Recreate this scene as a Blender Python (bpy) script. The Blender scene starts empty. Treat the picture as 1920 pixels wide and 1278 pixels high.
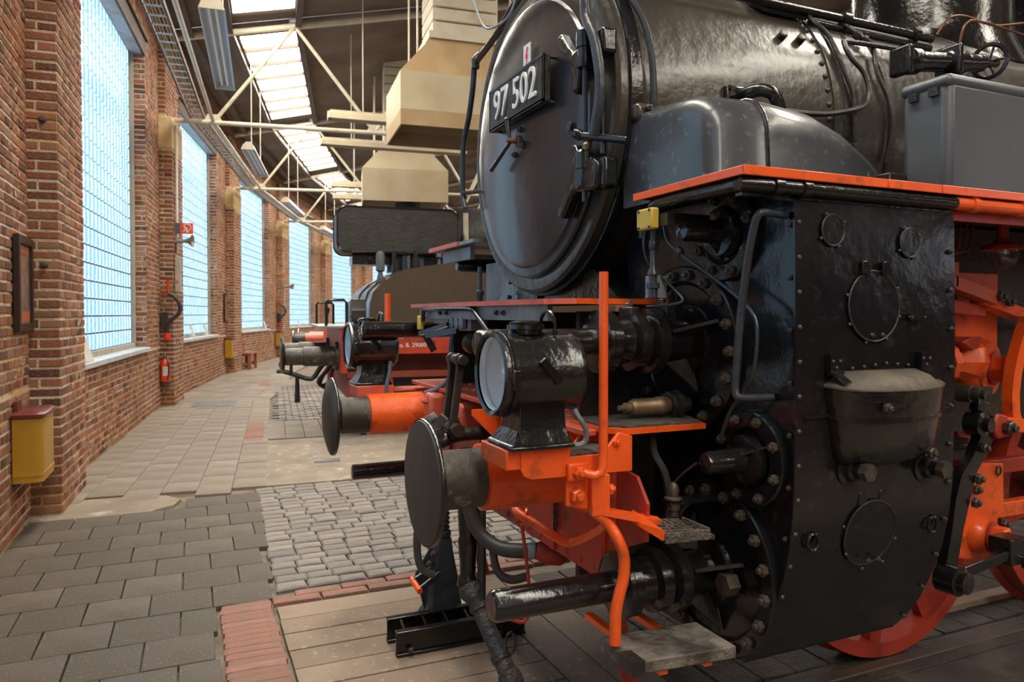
import bpy, math, random
from mathutils import Vector, Matrix, Quaternion
R = math.radians; PI = math.pi
random.seed(7)
sc = bpy.context.scene
COL = sc.collection
# ---------------------------------------------------------------- camera
cd = bpy.data.cameras.new('camera'); cam = bpy.data.objects.new('camera', cd); COL.objects.link(cam)
cd.sensor_width = 36; cd.lens = 25.875; cd.shift_y = -23/1920; cd.clip_end = 300
cam.location = (0, 0, 1.61); YAW = R(23.8); PIT = math.atan(.02)
cam.rotation_euler = (PI/2-PIT, 0, -YAW)
cd.dof.use_dof = True; cd.dof.focus_distance = 3.0; cd.dof.aperture_fstop = 5.0
sc.camera = cam
# ---------------------------------------------------------------- daylight, exposure
w = bpy.data.worlds.new('sky'); sc.world = w; w.use_nodes = True
bg = w.node_tree.nodes['Background']; bg.inputs[0].default_value = (.86, .92, 1, 1); bg.inputs[1].default_value = 1.5
sc.view_settings.view_transform = 'Standard'; sc.view_settings.look = 'None'
sc.view_settings.exposure = 0.6; sc.view_settings.gamma = 1; sc.view_settings.use_curve_mapping = False
WIN_E, SKY_E = 1.15, 13.5          # daylight passing the glass-block windows and the roof lights
# ---------------------------------------------------------------- materials
MATS = {}
def nd(nt, t, **k):
    n = nt.nodes.new(t)
    for a, b in k.items(): setattr(n, a, b)
    return n
def M(name, c, rough=.5, metal=0., c2=None, vs=3., vlo=.35, vhi=.7, bump=0., bs=20., rand=None, coat=0., c3=None, s3=14., spec=.5):
    """procedural paint/stone/wood: noise between c and c2, fine speckle c3, bump, per-piece colour rand"""
    m = bpy.data.materials.new(name); m.use_nodes = True; nt = m.node_tree; L = nt.links.new
    p = nt.nodes['Principled BSDF']; p.inputs['Roughness'].default_value = rough; p.inputs['Metallic'].default_value = metal
    p.inputs['Coat Weight'].default_value = coat; p.inputs['Coat Roughness'].default_value = .12
    p.inputs['Specular IOR Level'].default_value = spec
    tc = nd(nt, 'ShaderNodeTexCoord'); out = None
    if rand:
        oi = nd(nt, 'ShaderNodeObjectInfo'); ge = nd(nt, 'ShaderNodeNewGeometry')
        ad = nd(nt, 'ShaderNodeMath', operation='ADD'); L(oi.outputs['Random'], ad.inputs[0]); L(ge.outputs['Random Per Island'], ad.inputs[1])
        fr = nd(nt, 'ShaderNodeMath', operation='FRACT'); L(ad.outputs[0], fr.inputs[0])
        rp = nd(nt, 'ShaderNodeValToRGB'); L(fr.outputs[0], rp.inputs[0]); e = rp.color_ramp.elements
        while len(e) < len(rand): e.new(.5)
        for i, q in enumerate(rand): e[i].position = i/(len(rand)-1); e[i].color = (*q, 1)
        out = rp.outputs[0]
    def mixin(out, fac, col):
        mx = nd(nt, 'ShaderNodeMix', data_type='RGBA'); L(fac, mx.inputs[0])
        if out is None: mx.inputs[6].default_value = (*c, 1)
        else: L(out, mx.inputs[6])
        mx.inputs[7].default_value = (*col, 1); return mx.outputs[2]
    def noise(scale, lo, hi, det=5):
        n = nd(nt, 'ShaderNodeTexNoise'); n.inputs['Scale'].default_value = scale; n.inputs['Detail'].default_value = det; L(tc.outputs['Object'], n.inputs['Vector'])
        mr = nd(nt, 'ShaderNodeMapRange'); mr.inputs[1].default_value = lo; mr.inputs[2].default_value = hi; L(n.outputs['Fac'], mr.inputs[0]); return mr.outputs[0]
    if c2: out = mixin(out, noise(vs, vlo, vhi), c2)
    if c3: out = mixin(out, noise(s3, .60, .72), c3)
    if out is None: p.inputs['Base Color'].default_value = (*c, 1)
    else: L(out, p.inputs['Base Color'])
    if bump:
        n = nd(nt, 'ShaderNodeTexNoise'); n.inputs['Scale'].default_value = bs; n.inputs['Detail'].default_value = 4; L(tc.outputs['Object'], n.inputs['Vector'])
        b = nd(nt, 'ShaderNodeBump'); b.inputs['Strength'].default_value = bump; b.inputs['Distance'].default_value = .02; L(n.outputs['Fac'], b.inputs['Height']); L(b.outputs[0], p.inputs['Normal'])
    MATS[name] = m; return m
def emis(name, c, s):
    m = bpy.data.materials.new(name); m.use_nodes = True; p = m.node_tree.nodes['Principled BSDF']
    p.inputs['Base Color'].default_value = (*c, 1); p.inputs['Emission Color'].default_value = (*c, 1); p.inputs['Emission Strength'].default_value = s
    MATS[name] = m; return m
M('brick', (.2, .06, .035), .85, rand=[(.09, .03, .018), (.22, .065, .034), (.30, .09, .042), (.38, .14, .065), (.20, .058, .032), (.42, .20, .12), (.14, .048, .028)], c2=(.40, .28, .16), vs=6, vlo=.50, vhi=.80, c3=(.60, .53, .44), s3=13, bump=.6, bs=45)
M('mortar', (.66, .57, .46), .95, c2=(.56, .38, .17), vs=1.1, vlo=.4, vhi=.6, c3=(.75, .70, .62), s3=9, bump=.8, bs=50)
M('plaster', (.62, .50, .30), .9, c2=(.55, .38, .16), vs=3, bump=.3)
M('sill', (.62, .66, .70), .45, c2=(.5, .52, .55), vs=4)
M('joint', (.20, .16, .11), .9)
M('jamb', (.50, .45, .37), .8, c2=(.40, .34, .26), vs=5)
M('steelgrey', (.40, .44, .47), .5, c2=(.30, .22, .12), vs=3, vlo=.5, vhi=.75)
M('darksteel', (.05, .038, .032), .6, c2=(.10, .055, .035), vs=4)
M('cream', (.60, .55, .43), .5, c2=(.46, .38, .25), vs=4, vlo=.5, vhi=.8)
M('roof', (.115, .078, .054), .7, c2=(.19, .155, .13), vs=.8, bump=.1)
M('hood', (.50, .43, .30), .6, c2=(.42, .33, .20), vs=1.5)
M('hoodtan', (.36, .24, .12), .6, c2=(.42, .30, .16), vs=3)
M('white', (.72, .72, .70), .4); M('trough', (.62, .66, .72), .3)
M('tube', (.8, .82, .85), .25)
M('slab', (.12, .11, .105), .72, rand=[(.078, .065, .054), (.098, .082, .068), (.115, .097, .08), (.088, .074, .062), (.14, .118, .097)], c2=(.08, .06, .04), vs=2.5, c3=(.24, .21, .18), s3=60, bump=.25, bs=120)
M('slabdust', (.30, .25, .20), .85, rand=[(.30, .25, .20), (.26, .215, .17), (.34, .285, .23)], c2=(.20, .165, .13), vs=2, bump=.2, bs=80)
M('groundjoint', (.14, .105, .075), .95, c2=(.26, .21, .16), vs=7, bump=.5, bs=80)
M('concrete', (.32, .26, .20), .9, c2=(.22, .18, .14), vs=3, c3=(.45, .41, .36), s3=8, bump=.4, bs=40)
M('paverbrick', (.35, .16, .11), .85, rand=[(.32, .13, .09), (.38, .17, .12), (.24, .12, .09), (.42, .20, .14)], c2=(.20, .13, .10), vs=8, bump=.4, bs=60)
M('cobble', (.22, .2, .19), .7, rand=[(.24, .205, .17), (.31, .265, .22), (.19, .165, .14), (.35, .295, .24), (.23, .205, .185)], c2=(.12, .11, .11), vs=3, bump=.4, bs=60)
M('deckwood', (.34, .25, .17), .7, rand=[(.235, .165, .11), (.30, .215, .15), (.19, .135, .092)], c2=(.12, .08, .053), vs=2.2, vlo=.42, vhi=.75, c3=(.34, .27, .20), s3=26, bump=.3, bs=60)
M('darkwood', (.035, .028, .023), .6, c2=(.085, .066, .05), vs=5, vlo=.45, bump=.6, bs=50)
M('oldplank', (.20, .17, .14), .7, c2=(.05, .04, .033), vs=9, vlo=.4, vhi=.6, bump=.7, bs=40)
M('benchwood', (.35, .13, .055), .5, c2=(.28, .10, .04))
M('black', (.007, .007, .008), .18, c2=(.015, .013, .011), vs=5, bump=.20, bs=26, coat=.3, spec=.45)
M('blackmatte', (.015, .0135, .012), .40, c2=(.032, .026, .020), vs=6, bump=.25, bs=30)
M('smokebox', (.030, .026, .020), .30, c2=(.052, .042, .030), vs=3, bump=.22, bs=17, coat=.25)
M('doorblack', (.016, .017, .020), .27, c2=(.024, .022, .024), vs=3, bump=.30, bs=4.5, coat=.3)
M('casing', (.006, .0065, .008), .20, c2=(.010, .010, .011), vs=3, bump=.30, bs=8, coat=.2, c3=(.022, .020, .018), s3=22, spec=.38)
M('bluesteel', (.035, .042, .052), .35, c2=(.02, .02, .022), vs=4, bump=.25, bs=25)
M('plategrey', (.20, .22, .235), .4, c2=(.10, .105, .115), vs=5, bump=.3, bs=18)
M('coverblue', (.045, .052, .062), .32, c2=(.03, .032, .036), vs=3, bump=.12, bs=10, coat=.3, c3=(.10, .11, .12), s3=35)
M('boltmetal', (.10, .075, .055), .45, .3, c2=(.05, .04, .035), vs=30)
M('boltblack', (.03, .027, .025), .35, c2=(.07, .055, .04), vs=30)
M('buffersteel', (.060, .048, .034), .45, c2=(.028, .024, .019), vs=9, c3=(.22, .19, .15), s3=16, bump=.15, bs=30)
M('bufferface', (.042, .030, .019), .5, c2=(.027, .020, .014), vs=5, bump=.12, bs=20)
M('orange', (.88, .115, .014), .33, c2=(.72, .085, .012), vs=4, bump=.12, bs=22, c3=(.30, .055, .02), s3=9, coat=.2)
M('red', (.46, .045, .022), .4, c2=(.28, .03, .016), vs=4, bump=.15, bs=20, c3=(.14, .03, .02), s3=9)
M('pinkred', (.62, .12, .065), .38, c2=(.48, .08, .042), vs=5, bump=.15, bs=22)
M('redbrown', (.22, .035, .02), .5, c2=(.12, .022, .014), vs=3)
M('brown', (.060, .036, .018), .6, c2=(.048, .029, .015), vs=8, bump=.05, bs=60)
M('shellblack', (.025, .023, .02), .22, c2=(.05, .045, .04), vs=3, coat=.4)
M('yellow', (.62, .43, .06), .5, c2=(.50, .33, .045), vs=8)
M('ochre', (.52, .29, .03), .38, .25, c2=(.44, .24, .028), vs=5)
M('oxred', (.17, .03, .024), .35, c2=(.10, .02, .016), vs=6)
M('roughiron', (.026, .029, .034), .5, c2=(.10, .062, .04), vs=14, vlo=.5, vhi=.7, bump=.7, bs=45)
M('lidmetal', (.075, .060, .043), .5, c2=(.15, .12, .085), vs=9, vlo=.45, vhi=.7, bump=.3, bs=30)
M('brass', (.28, .19, .09), .45, .5, c2=(.12, .08, .045), vs=9)
M('copper', (.22, .09, .04), .4, .6)
M('rubber', (.030, .029, .029), .45, c2=(.05, .046, .042), vs=8)
M('greypipe', (.24, .27, .30), .4); M('bluepipe', (.10, .13, .17), .35)
M('greytank', (.10, .108, .12), .38, c2=(.07, .075, .085), vs=2, bump=.04, bs=10)
M('reflector', (.80, .86, .90), .5, c2=(.7, .76, .8), vs=4)
M('tread', (.06, .05, .042), .7, c2=(.14, .11, .085), vs=20, bump=1., bs=90)
M('ground_dark', (.055, .043, .032), .55, c2=(.03, .024, .019), vs=2, c3=(.12, .1, .08), s3=18, bump=.5, bs=30)
M('rust', (.17, .08, .045), .7, c2=(.08, .04, .025), vs=8); M('railsteel', (.2, .18, .16), .35, .8)
M('extred', (.75, .05, .015), .3, coat=.4); M('signred', (.78, .075, .02), .4); M('signgrey', (.09, .10, .12), .5)
M('paper', (.70, .68, .62), .6, c2=(.6, .58, .53), vs=9); M('lightningred', (.7, .03, .02), .4)
M('posterart', (.30, .17, .12), .5, c2=(.12, .085, .07), vs=9, vlo=.35, vhi=.65, c3=(.45, .30, .2), s3=17)
M('posterred', (.45, .12, .065), .5); M('framewood', (.028, .018, .012), .35)
M('hornmetal', (.36, .34, .30), .35, .5)
emis('skylight', (1, .93, .80), SKY_E)
def glassmat():
    m = bpy.data.materials.new('glass_block'); m.use_nodes = True; nt = m.node_tree; L = nt.links.new; p = nt.nodes['Principled BSDF']
    uv = nd(nt, 'ShaderNodeUVMap'); tc = nd(nt, 'ShaderNodeTexCoord'); sx = nd(nt, 'ShaderNodeSeparateXYZ'); L(uv.outputs[0], sx.inputs[0])
    ge = nd(nt, 'ShaderNodeNewGeometry')
    n = nd(nt, 'ShaderNodeTexNoise'); n.inputs['Scale'].default_value = 9; L(ge.outputs['Position'], n.inputs['Vector'])
    def math_(op, a, b):
        q = nd(nt, 'ShaderNodeMath', operation=op)
        for i, v in enumerate((a, b)):
            if v is None: continue
            if isinstance(v, (int, float)): q.inputs[i].default_value = v
            else: L(v, q.inputs[i])
        return q.outputs[0]
    wob = math_('MULTIPLY', math_('SUBTRACT', n.outputs['Fac'], .5), .55)
    dx = math_('ABSOLUTE', math_('SUBTRACT', math_('ADD', sx.outputs[0], wob), .5), None)
    st = nd(nt, 'ShaderNodeMapRange'); st.inputs[1].default_value = .06; st.inputs[2].default_value = .20; st.inputs[3].default_value = 1; st.inputs[4].default_value = 0; L(dx, st.inputs[0])
    n2 = nd(nt, 'ShaderNodeTexNoise'); n2.inputs['Scale'].default_value = 30; L(ge.outputs['Position'], n2.inputs['Vector'])
    fac = math_('ADD', math_('MULTIPLY', st.outputs[0], .85), math_('MULTIPLY', math_('SUBTRACT', n2.outputs['Fac'], .42), .9))
    rp = nd(nt, 'ShaderNodeValToRGB'); e = rp.color_ramp.elements; e[0].color = (.15, .37, .60, 1); e[1].color = (.97, .99, 1, 1); e.new(.36).color = (.30, .55, .76, 1); L(fac, rp.inputs[0])
    p.inputs['Base Color'].default_value = (.05, .07, .09, 1); p.inputs['Specular IOR Level'].default_value = .2; L(rp.outputs[0], p.inputs['Emission Color']); p.inputs['Emission Strength'].default_value = WIN_E; p.inputs['Roughness'].default_value = .3
    MATS['glass'] = m
glassmat()
def clearglass():
    m = bpy.data.materials.new('clear_glass'); m.use_nodes = True; nt = m.node_tree
    g = nd(nt, 'ShaderNodeBsdfGlossy'); g.inputs['Roughness'].default_value = .03; t = nd(nt, 'ShaderNodeBsdfTransparent'); t.inputs[0].default_value = (.93, .96, .98, 1)
    f = nd(nt, 'ShaderNodeValue'); f.outputs[0].default_value = .09; x = nd(nt, 'ShaderNodeMixShader')
    for a, b in ((f.outputs[0], x.inputs[0]), (t.outputs[0], x.inputs[1]), (g.outputs[0], x.inputs[2]), (x.outputs[0], nt.nodes['Material Output'].inputs[0])): nt.links.new(a, b)
    MATS['clear'] = m
clearglass()
# ---------------------------------------------------------------- mesh helpers
V = Vector
class MB:
    def __init__(s): s.v = []; s.f = []
    def add(s, vs, fs):
        b = len(s.v); s.v += [tuple(q) for q in vs]; s.f += [tuple(b+i for i in f) for f in fs]; return s
    def box(s, x0, x1, y0, y1, z0, z1):
        return s.add([(x, y, z) for z in (z0, z1) for y in (y0, y1) for x in (x0, x1)], [(0, 2, 3, 1), (4, 5, 7, 6), (0, 1, 5, 4), (2, 6, 7, 3), (0, 4, 6, 2), (1, 3, 7, 5)])
    def obox(s, c, u, v, w, a, b, d):
        """box centred at c with unit axes u,v,w and half sizes a,b,d"""
        c, u, v, w = V(c), V(u)*a, V(v)*b, V(w)*d
        return s.add([c+u*i+v*j+w*k for k in (-1, 1) for j in (-1, 1) for i in (-1, 1)], [(0, 2, 3, 1), (4, 5, 7, 6), (0, 1, 5, 4), (2, 6, 7, 3), (0, 4, 6, 2), (1, 3, 7, 5)])
    def bar(s, p, q, wd, ht, up=(0, 0, 1)):
        p, q = V(p), V(q); d = (q-p).normalized(); r = d.cross(V(up)).normalized(); u = r.cross(d)
        return s.obox((p+q)/2, d, r, u, (q-p).length/2, wd/2, ht/2)
    def lathe(s, o, ax, prof, n=32, cap=True, a0=0, a1=2*PI):
        o, ax = V(o), V(ax).normalized(); t = V((0, 0, 1)) if abs(ax.z) < .9 else V((1, 0, 0)); u = ax.cross(t).normalized(); w = ax.cross(u)
        full = abs(a1-a0) > 6.28; m = n if full else n+1; b = len(s.v)
        for d, r in prof:
            for i in range(m):
                a = a0+(a1-a0)*i/n; s.v.append(tuple(o+ax*d+(u*math.cos(a)+w*math.sin(a))*r))
        for j in range(len(prof)-1):
            for i in range(n):
                k = (i+1) % m; s.f.append((b+j*m+i, b+j*m+k, b+(j+1)*m+k, b+(j+1)*m+i))
        if cap and full:
            s.f.append(tuple(b+i for i in range(m))[::-1]); s.f.append(tuple(b+(len(prof)-1)*m+i for i in range(m)))
        return s
    def cyl(s, p, q, r, r2=None, n=16):
        d = V(q)-V(p); return s.lathe(p, d, [(0, r), (d.length, r if r2 is None else r2)], n)
    def tube(s, pts, r, n=8, sm=0):
        pts = [V(p) for p in pts]
        if sm: pts = catmull(pts, sm)
        t0 = (pts[1]-pts[0]).normalized(); u = t0.cross(V((0, 0, 1)) if abs(t0.z) < .9 else V((1, 0, 0))).normalized(); b = len(s.v); m = len(pts)
        for i, p in enumerate(pts):
            t = (pts[min(i+1, m-1)]-pts[max(i-1, 0)]).normalized(); u = (u-t*u.dot(t)).normalized(); w = t.cross(u)
            for k in range(n): a = 2*PI*k/n; s.v.append(tuple(p+(u*math.cos(a)+w*math.sin(a))*r))
        for i in range(m-1):
            for k in range(n): s.f.append((b+i*n+k, b+i*n+(k+1) % n, b+(i+1)*n+(k+1) % n, b+(i+1)*n+k))
        s.f.append(tuple(b+k for k in range(n))[::-1]); s.f.append(tuple(b+(m-1)*n+k for k in range(n))); return s
    def prism(s, poly, vec):
        n = len(poly); a = [V(p) for p in poly]; vec = V(vec)
        s.add(a+[p+vec for p in a], [tuple(range(n))[::-1], tuple(range(n, 2*n))]+[(i, (i+1) % n, n+(i+1) % n, n+i) for i in range(n)]); return s
    def loft(s, rings, close=True, cap=True):
        b = len(s.v); m = len(rings[0])
        for r in rings: s.v += [tuple(p) for p in r]
        for j in range(len(rings)-1):
            for i in range(m if close else m-1): k = (i+1) % m; s.f.append((b+j*m+i, b+j*m+k, b+(j+1)*m+k, b+(j+1)*m+i))
        if cap: s.f.append(tuple(range(b, b+m))[::-1]); s.f.append(tuple(range(b+(len(rings)-1)*m, b+len(rings)*m)))
        return s
def catmull(p, k):
    q = [p[0]*2-p[1]]+list(p)+[p[-1]*2-p[-2]]; out = []
    for i in range(1, len(q)-2):
        for j in range(k):
            t = j/k; a, b, c, d = q[i-1:i+3]
            out.append(.5*((2*b)+(c-a)*t+(2*a-5*b+4*c-d)*t*t+(3*b-a-3*c+d)*t**3))
    return out+[q[-2]]
ORG = {}
def props(o, label, cat, group, kind):
    if label: o['label'] = label
    if cat: o['category'] = cat
    if group: o['group'] = group
    if kind: o['kind'] = kind
def ob(name, mb, mat, parent=None, label=None, cat=None, group=None, kind=None, smooth=38, bevel=0, seg=2):
    """one mesh object from world-space geometry; a part keeps the origin of its thing"""
    vs = mb.v
    if parent is not None: org = ORG[parent.name]
    else:
        lo = [min(v[i] for v in vs) for i in range(3)]; hi = [max(v[i] for v in vs) for i in range(3)]
        org = V(((lo[0]+hi[0])/2, (lo[1]+hi[1])/2, lo[2]))
    me = bpy.data.meshes.new(name); me.from_pydata([(v[0]-org[0], v[1]-org[1], v[2]-org[2]) for v in vs], [], mb.f); me.validate(); me.update()
    if smooth: me.shade_smooth(); me.set_sharp_from_angle(angle=R(smooth))
    me.materials.append(MATS[mat]); o = bpy.data.objects.new(name, me); COL.objects.link(o)
    if parent is not None: o.parent = parent; ORG[o.name] = org
    else: o.location = org; ORG[o.name] = org
    if bevel: b = o.modifiers.new('bevel', 'BEVEL'); b.width = bevel; b.segments = seg; b.limit_method = 'ANGLE'; b.angle_limit = R(40)
    props(o, label, cat, group, kind); return o
def root(name, loc, label, cat, group=None, kind=None):
    o = bpy.data.objects.new(name, None); COL.objects.link(o); o.location = loc; o.empty_display_size = .2; ORG[o.name] = V(loc); props(o, label, cat, group, kind); return o
def inst(name, me, loc, parent, quat=None, scale=None):
    o = bpy.data.objects.new(name, me); COL.objects.link(o); o.parent = parent; o.location = V(loc)-ORG[parent.name]; ORG[o.name] = V(loc)
    if quat is not None: o.rotation_mode = 'QUATERNION'; o.rotation_quaternion = quat
    if scale: o.scale = scale
    return o
def rawmesh(name, mb, mat, smooth=38):
    me = bpy.data.meshes.new(name); me.from_pydata(mb.v, [], mb.f); me.update()
    if smooth: me.shade_smooth(); me.set_sharp_from_angle(angle=R(smooth))
    me.materials.append(MATS[mat]); return me
def hexbolt(mat):
    mb = MB().lathe((0, 0, 0), (0, 0, 1), [(0, 1), (.75, 1), (.9, .82)], 6); mb.lathe((0, 0, .85), (0, 0, 1), [(0, .52), (.5, .52), (.6, .42)], 8); return rawmesh('bolt', mb, mat, 30)
BOLT = {k: hexbolt(k) for k in ('boltmetal', 'boltblack', 'orange', 'pinkred', 'red')}
def rivet(mat): return rawmesh('rivet', MB().lathe((0, 0, 0), (0, 0, 1), [(0, 1), (.35, .9), (.65, .6), (.78, .1)], 10), mat, 60)
RIVET = {k: rivet(k) for k in ('boltblack', 'pinkred', 'red', 'orange', 'boltmetal')}
def bolts(parent, pts, ax, r, mat='boltmetal', kind='bolt'):
    q = V(ax).to_track_quat('Z', 'Y'); me = (BOLT if kind == 'bolt' else RIVET)[mat]
    for p in pts: inst(kind, me, p, parent, q @ Quaternion((0, 0, 1), random.random()*6), (r, r, r))
def ringx(x, y, z, r, n, a0=0, a1=360):
    return [(x, y-r*math.cos(R(a0+(a1-a0)*i/n)), z+r*math.sin(R(a0+(a1-a0)*i/n))) for i in range(n)]
def textmesh(body, size, ext, space=1.0):
    cu = bpy.data.curves.new('lettering', 'FONT'); cu.body = body; cu.size = size; cu.extrude = ext; cu.align_x = 'CENTER'; cu.align_y = 'CENTER'; cu.space_character = space; cu.resolution_u = 3
    t = bpy.data.objects.new('lettering', cu); COL.objects.link(t); dg = bpy.context.evaluated_depsgraph_get()
    me = bpy.data.meshes.new_from_object(t.evaluated_get(dg)); bpy.data.objects.remove(t); bpy.data.curves.remove(cu); return me
# ================================================================ the engine shed: bays of a ring-shaped wall
LB, DA = 7.4, 5.4
def bang(k): return R(5.9+DA*(k-1))
NODE = {1: V((-.91, 7.37, 0))}
def bdir(a): return V((math.sin(a), math.cos(a), 0))
def bnor(a): return V((math.cos(a), -math.sin(a), 0))
for k in range(1, 9): NODE[k+1] = NODE[k]+bdir(bang(k))*LB
for k in range(0, -4, -1): NODE[k] = NODE[k+1]-bdir(bang(k))*LB
KS = range(-2, 8)
def bp(k, s, n, z): return NODE[k]+bdir(bang(k))*s+bnor(bang(k))*n+V((0, 0, z))
def pang(k): return (bang(k-1)+bang(k))/2
def pp(k, s, n, z): return NODE[k]+bdir(pang(k))*s+bnor(pang(k))*n+V((0, 0, z))
FW = V((math.sin(YAW)*math.cos(PIT), math.cos(YAW)*math.cos(PIT), -math.sin(PIT))); RT = V((math.cos(YAW), -math.sin(YAW), 0)); CAM = V((0, 0, 1.61))
def seen(p):
    q = V(p)-CAM; z = q.dot(FW)
    if z < .3: return 0
    x = q.dot(RT)/z*1380+960; y = 616-(q.dot(RT.cross(FW)))/z*1380
    return 1/z if -60 < x < 1980 and -60 < y < 1340 else 0
# ---- bricks: a unit brick (u,depth,height) with a chamfered face, shared by every brick object
BR = []
for i in range(3):
    e = .035; h = .10; j = lambda a: a+random.uniform(-.02, .02)
    mb = MB().add([(x, 0, z) for x, z in ((-.5, -.5), (.5, -.5), (.5, .5), (-.5, .5))]+[(x, .7, z) for x, z in ((-.5, -.5), (.5, -.5), (.5, .5), (-.5, .5))]+[(j(x), 1, j(z)) for x, z in ((-.5+e, -.5+h), (.5-e, -.5+h), (.5-e, .5-h), (-.5+e, .5-h))],
        [(0, 1, 5, 4), (1, 2, 6, 5), (2, 3, 7, 6), (3, 0, 4, 7), (4, 5, 9, 8), (5, 6, 10, 9), (6, 7, 11, 10), (7, 4, 8, 11), (8, 9, 10, 11)])
    BR.append((mb, rawmesh('brick', mb, 'brick', 0)))
COURSE = .0785
def facebricks(out, o, u, nrm, width, z0, z1, header=False):
    """courses of stretchers and headers on one face; o = lower left corner at the mortar plane"""
    o, u, nrm = V(o), V(u), V(nrm); nc = int(round((z1-z0)/COURSE)); c = int(round(z0/COURSE))
    for i in range(nc):
        z = z0+(i+.5)*COURSE; odd = (c+i) % 2; x = 0.
        run = .118 if odd else .242
        if odd: x = -random.uniform(.0, .02)
        else: x = -.06 if not header else 0
        while x < width-.02:
            l = run*random.uniform(.92, 1.06); a, b = max(x, 0), min(x+l, width)
            if width-b < .05: b = width; l = b-x+.001
            if b-a > .035:
                a, b = (-.008 if a < .001 else a), (b+.008 if b > width-.001 else b)
                pr = random.uniform(.003, .011)
                out.append((o+u*((a+b)/2)+V((0, 0, z-o.z+o.z*0)), u, nrm, (b-a)-.017+random.uniform(-.006, .004), pr, COURSE-.021+random.uniform(-.007, .005), random.uniform(-.012, .012)))
            x += l
def setbricks(parent, lst, nmax):
    sc_ = [((seen(b[0])**2)*(1 if b[2].dot(CAM-b[0]) > 0 else 0), i) for i, b in enumerate(lst)]; sc_.sort(reverse=True); big = [i for s, i in sc_[:nmax] if s > 0]; bs = set(big)
    for i in big:
        c, u, n, l, d, h, t = lst[i]; u = u if u.x*n.y-u.y*n.x > 0 else -u; m = Matrix((( u.x, n.x, 0), (u.y, n.y, 0), (0, 0, 1))).to_quaternion()
        inst('brick', BR[i % 3][1], c, parent, m @ Quaternion((0, 1, 0), t), (l, d, h))
    rest = MB()
    for i, (c, u, n, l, d, h, t) in enumerate(lst):
        if i in bs: continue
        z = V((0, 0, 1)); rest.add([c+u*(q[0]*l)+n*(q[1]*d)+z*(q[2]*h+q[0]*l*t) for q in BR[i % 3][0].v], BR[0][0].f)
    if rest.v: ob('brickwork', rest, 'brick', parent, kind='stuff', smooth=0)
WZ0, WZ1, WS0, WS1 = 1.08, 5.63, 1.4, 5.5
def wbox(mb, k, s0, s1, n0, n1, z0, z1):
    d, n = bdir(bang(k)), bnor(bang(k)); mb.obox(bp(k, (s0+s1)/2, (n0+n1)/2, (z0+z1)/2), d, n, (0, 0, 1), (s1-s0)/2, (n1-n0)/2, (z1-z0)/2)
def pbox(mb, k, s0, s1, n0, n1, z0, z1):
    d, n = bdir(pang(k)), bnor(pang(k)); mb.obox(pp(k, (s0+s1)/2, (n0+n1)/2, (z0+z1)/2), d, n, (0, 0, 1), (s1-s0)/2, (n1-n0)/2, (z1-z0)/2)
# one glass block, shared: pillowed face towards the room, uv 0..1 on it
def blockgeo():
    a, b = .485, .40; v = [(x*a, 0, z*a) for x, z in ((-1, -1), (1, -1), (1, 1), (-1, 1))]+[(x*b, 1, z*.45) for x, z in ((-1, -1), (1, -1), (1, 1), (-1, 1))]
    return v, [(0, 1, 5, 4), (1, 2, 6, 5), (2, 3, 7, 6), (3, 0, 4, 7), (4, 5, 6, 7)]
GV, GF = blockgeo()
def uvset(me, nb):
    uv = me.uv_layers.new(name='UVMap')
    for p in me.polygons:
        for li in p.loop_indices:
            v = GV[me.loops[li].vertex_index % 8]; uv.data[li].uv = (v[0]/.97+.5, v[2]/.97+.5)
gm = bpy.data.meshes.new('glass_block'); gm.from_pydata(GV, [], GF); gm.update(); uvset(gm, 1); gm.materials.append(MATS['glass'])
CW, CH = .20, .2125
def window(k, num, nmax):
    d, n = bdir(bang(k)), bnor(bang(k)); mb = MB()
    # frame of rendered reveal around the blocks and the mortar grid behind them
    for a in ((WS0-.02, WS0+.06, WZ0, WZ1), (WS1-.06, WS1+.02, WZ0, WZ1), (WS0, WS1, WZ0, WZ0+.08)): wbox(mb, k, a[0], a[1], -.49, -.39, a[2], a[3])
    w_ = ob('window_%d' % num, mb, 'jamb', kind='structure', label='tall glass-block window '+ORD_W[k] if k in ORD_W else None, smooth=0)
    g = MB(); wbox(g, k, WS0+.05, WS1-.05, -.475, -.455, WZ0+.05, WZ1); ob('joint_grid', g, 'joint', w_, smooth=0)
    s_ = MB(); wbox(s_, k, WS0-.05, WS1+.06, -.40, -.19, WZ0-.05, WZ0+.012); ob('window_sill', s_, 'sill', w_, bevel=.006)
    nx = int((WS1-WS0-.12)/CW); nz = int((WZ1-WZ0-.08)/CH); L = []
    for i in range(nx):
        for j in range(nz): L.append(bp(k, WS0+.06+CW*(i+.5)+(WS1-WS0-.12-nx*CW)/2, -.455, WZ0+.08+CH*(j+.5)))
    rank = sorted(range(len(L)), key=lambda i: -seen(L[i])*(2 if bp(k, 0, 0, 0) and (L[i]-bp(k, 2.3, -.5, 0)).dot(d) > 0 else 1)); big = set(rank[:nmax]) if nmax else set()
    q = Matrix(((-d.x, n.x, 0), (-d.y, n.y, 0), (0, 0, 1))).to_quaternion(); vs, fs = [], []
    sx, sz = CW-.006, CH-.014; org = ORG[w_.name]
    for i, c in enumerate(L):
        if i in big: inst('glass_block', gm, c, w_, q, (sx, .022, sz)); continue
        b = len(vs); vs += [tuple(c+d*(a[0]*sx)+n*(a[1]*.022)+V((0, 0, a[2]*sz))-org) for a in GV]; fs += [tuple(b+t for t in f) for f in GF]
    if vs:
        me = bpy.data.meshes.new('glass_blocks'); me.from_pydata(vs, [], fs); me.update(); uvset(me, 0); me.materials.append(MATS['glass']); o = bpy.data.objects.new('glass_blocks', me); COL.objects.link(o); o.parent = w_; o['kind'] = 'stuff'
    return w_
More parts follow.
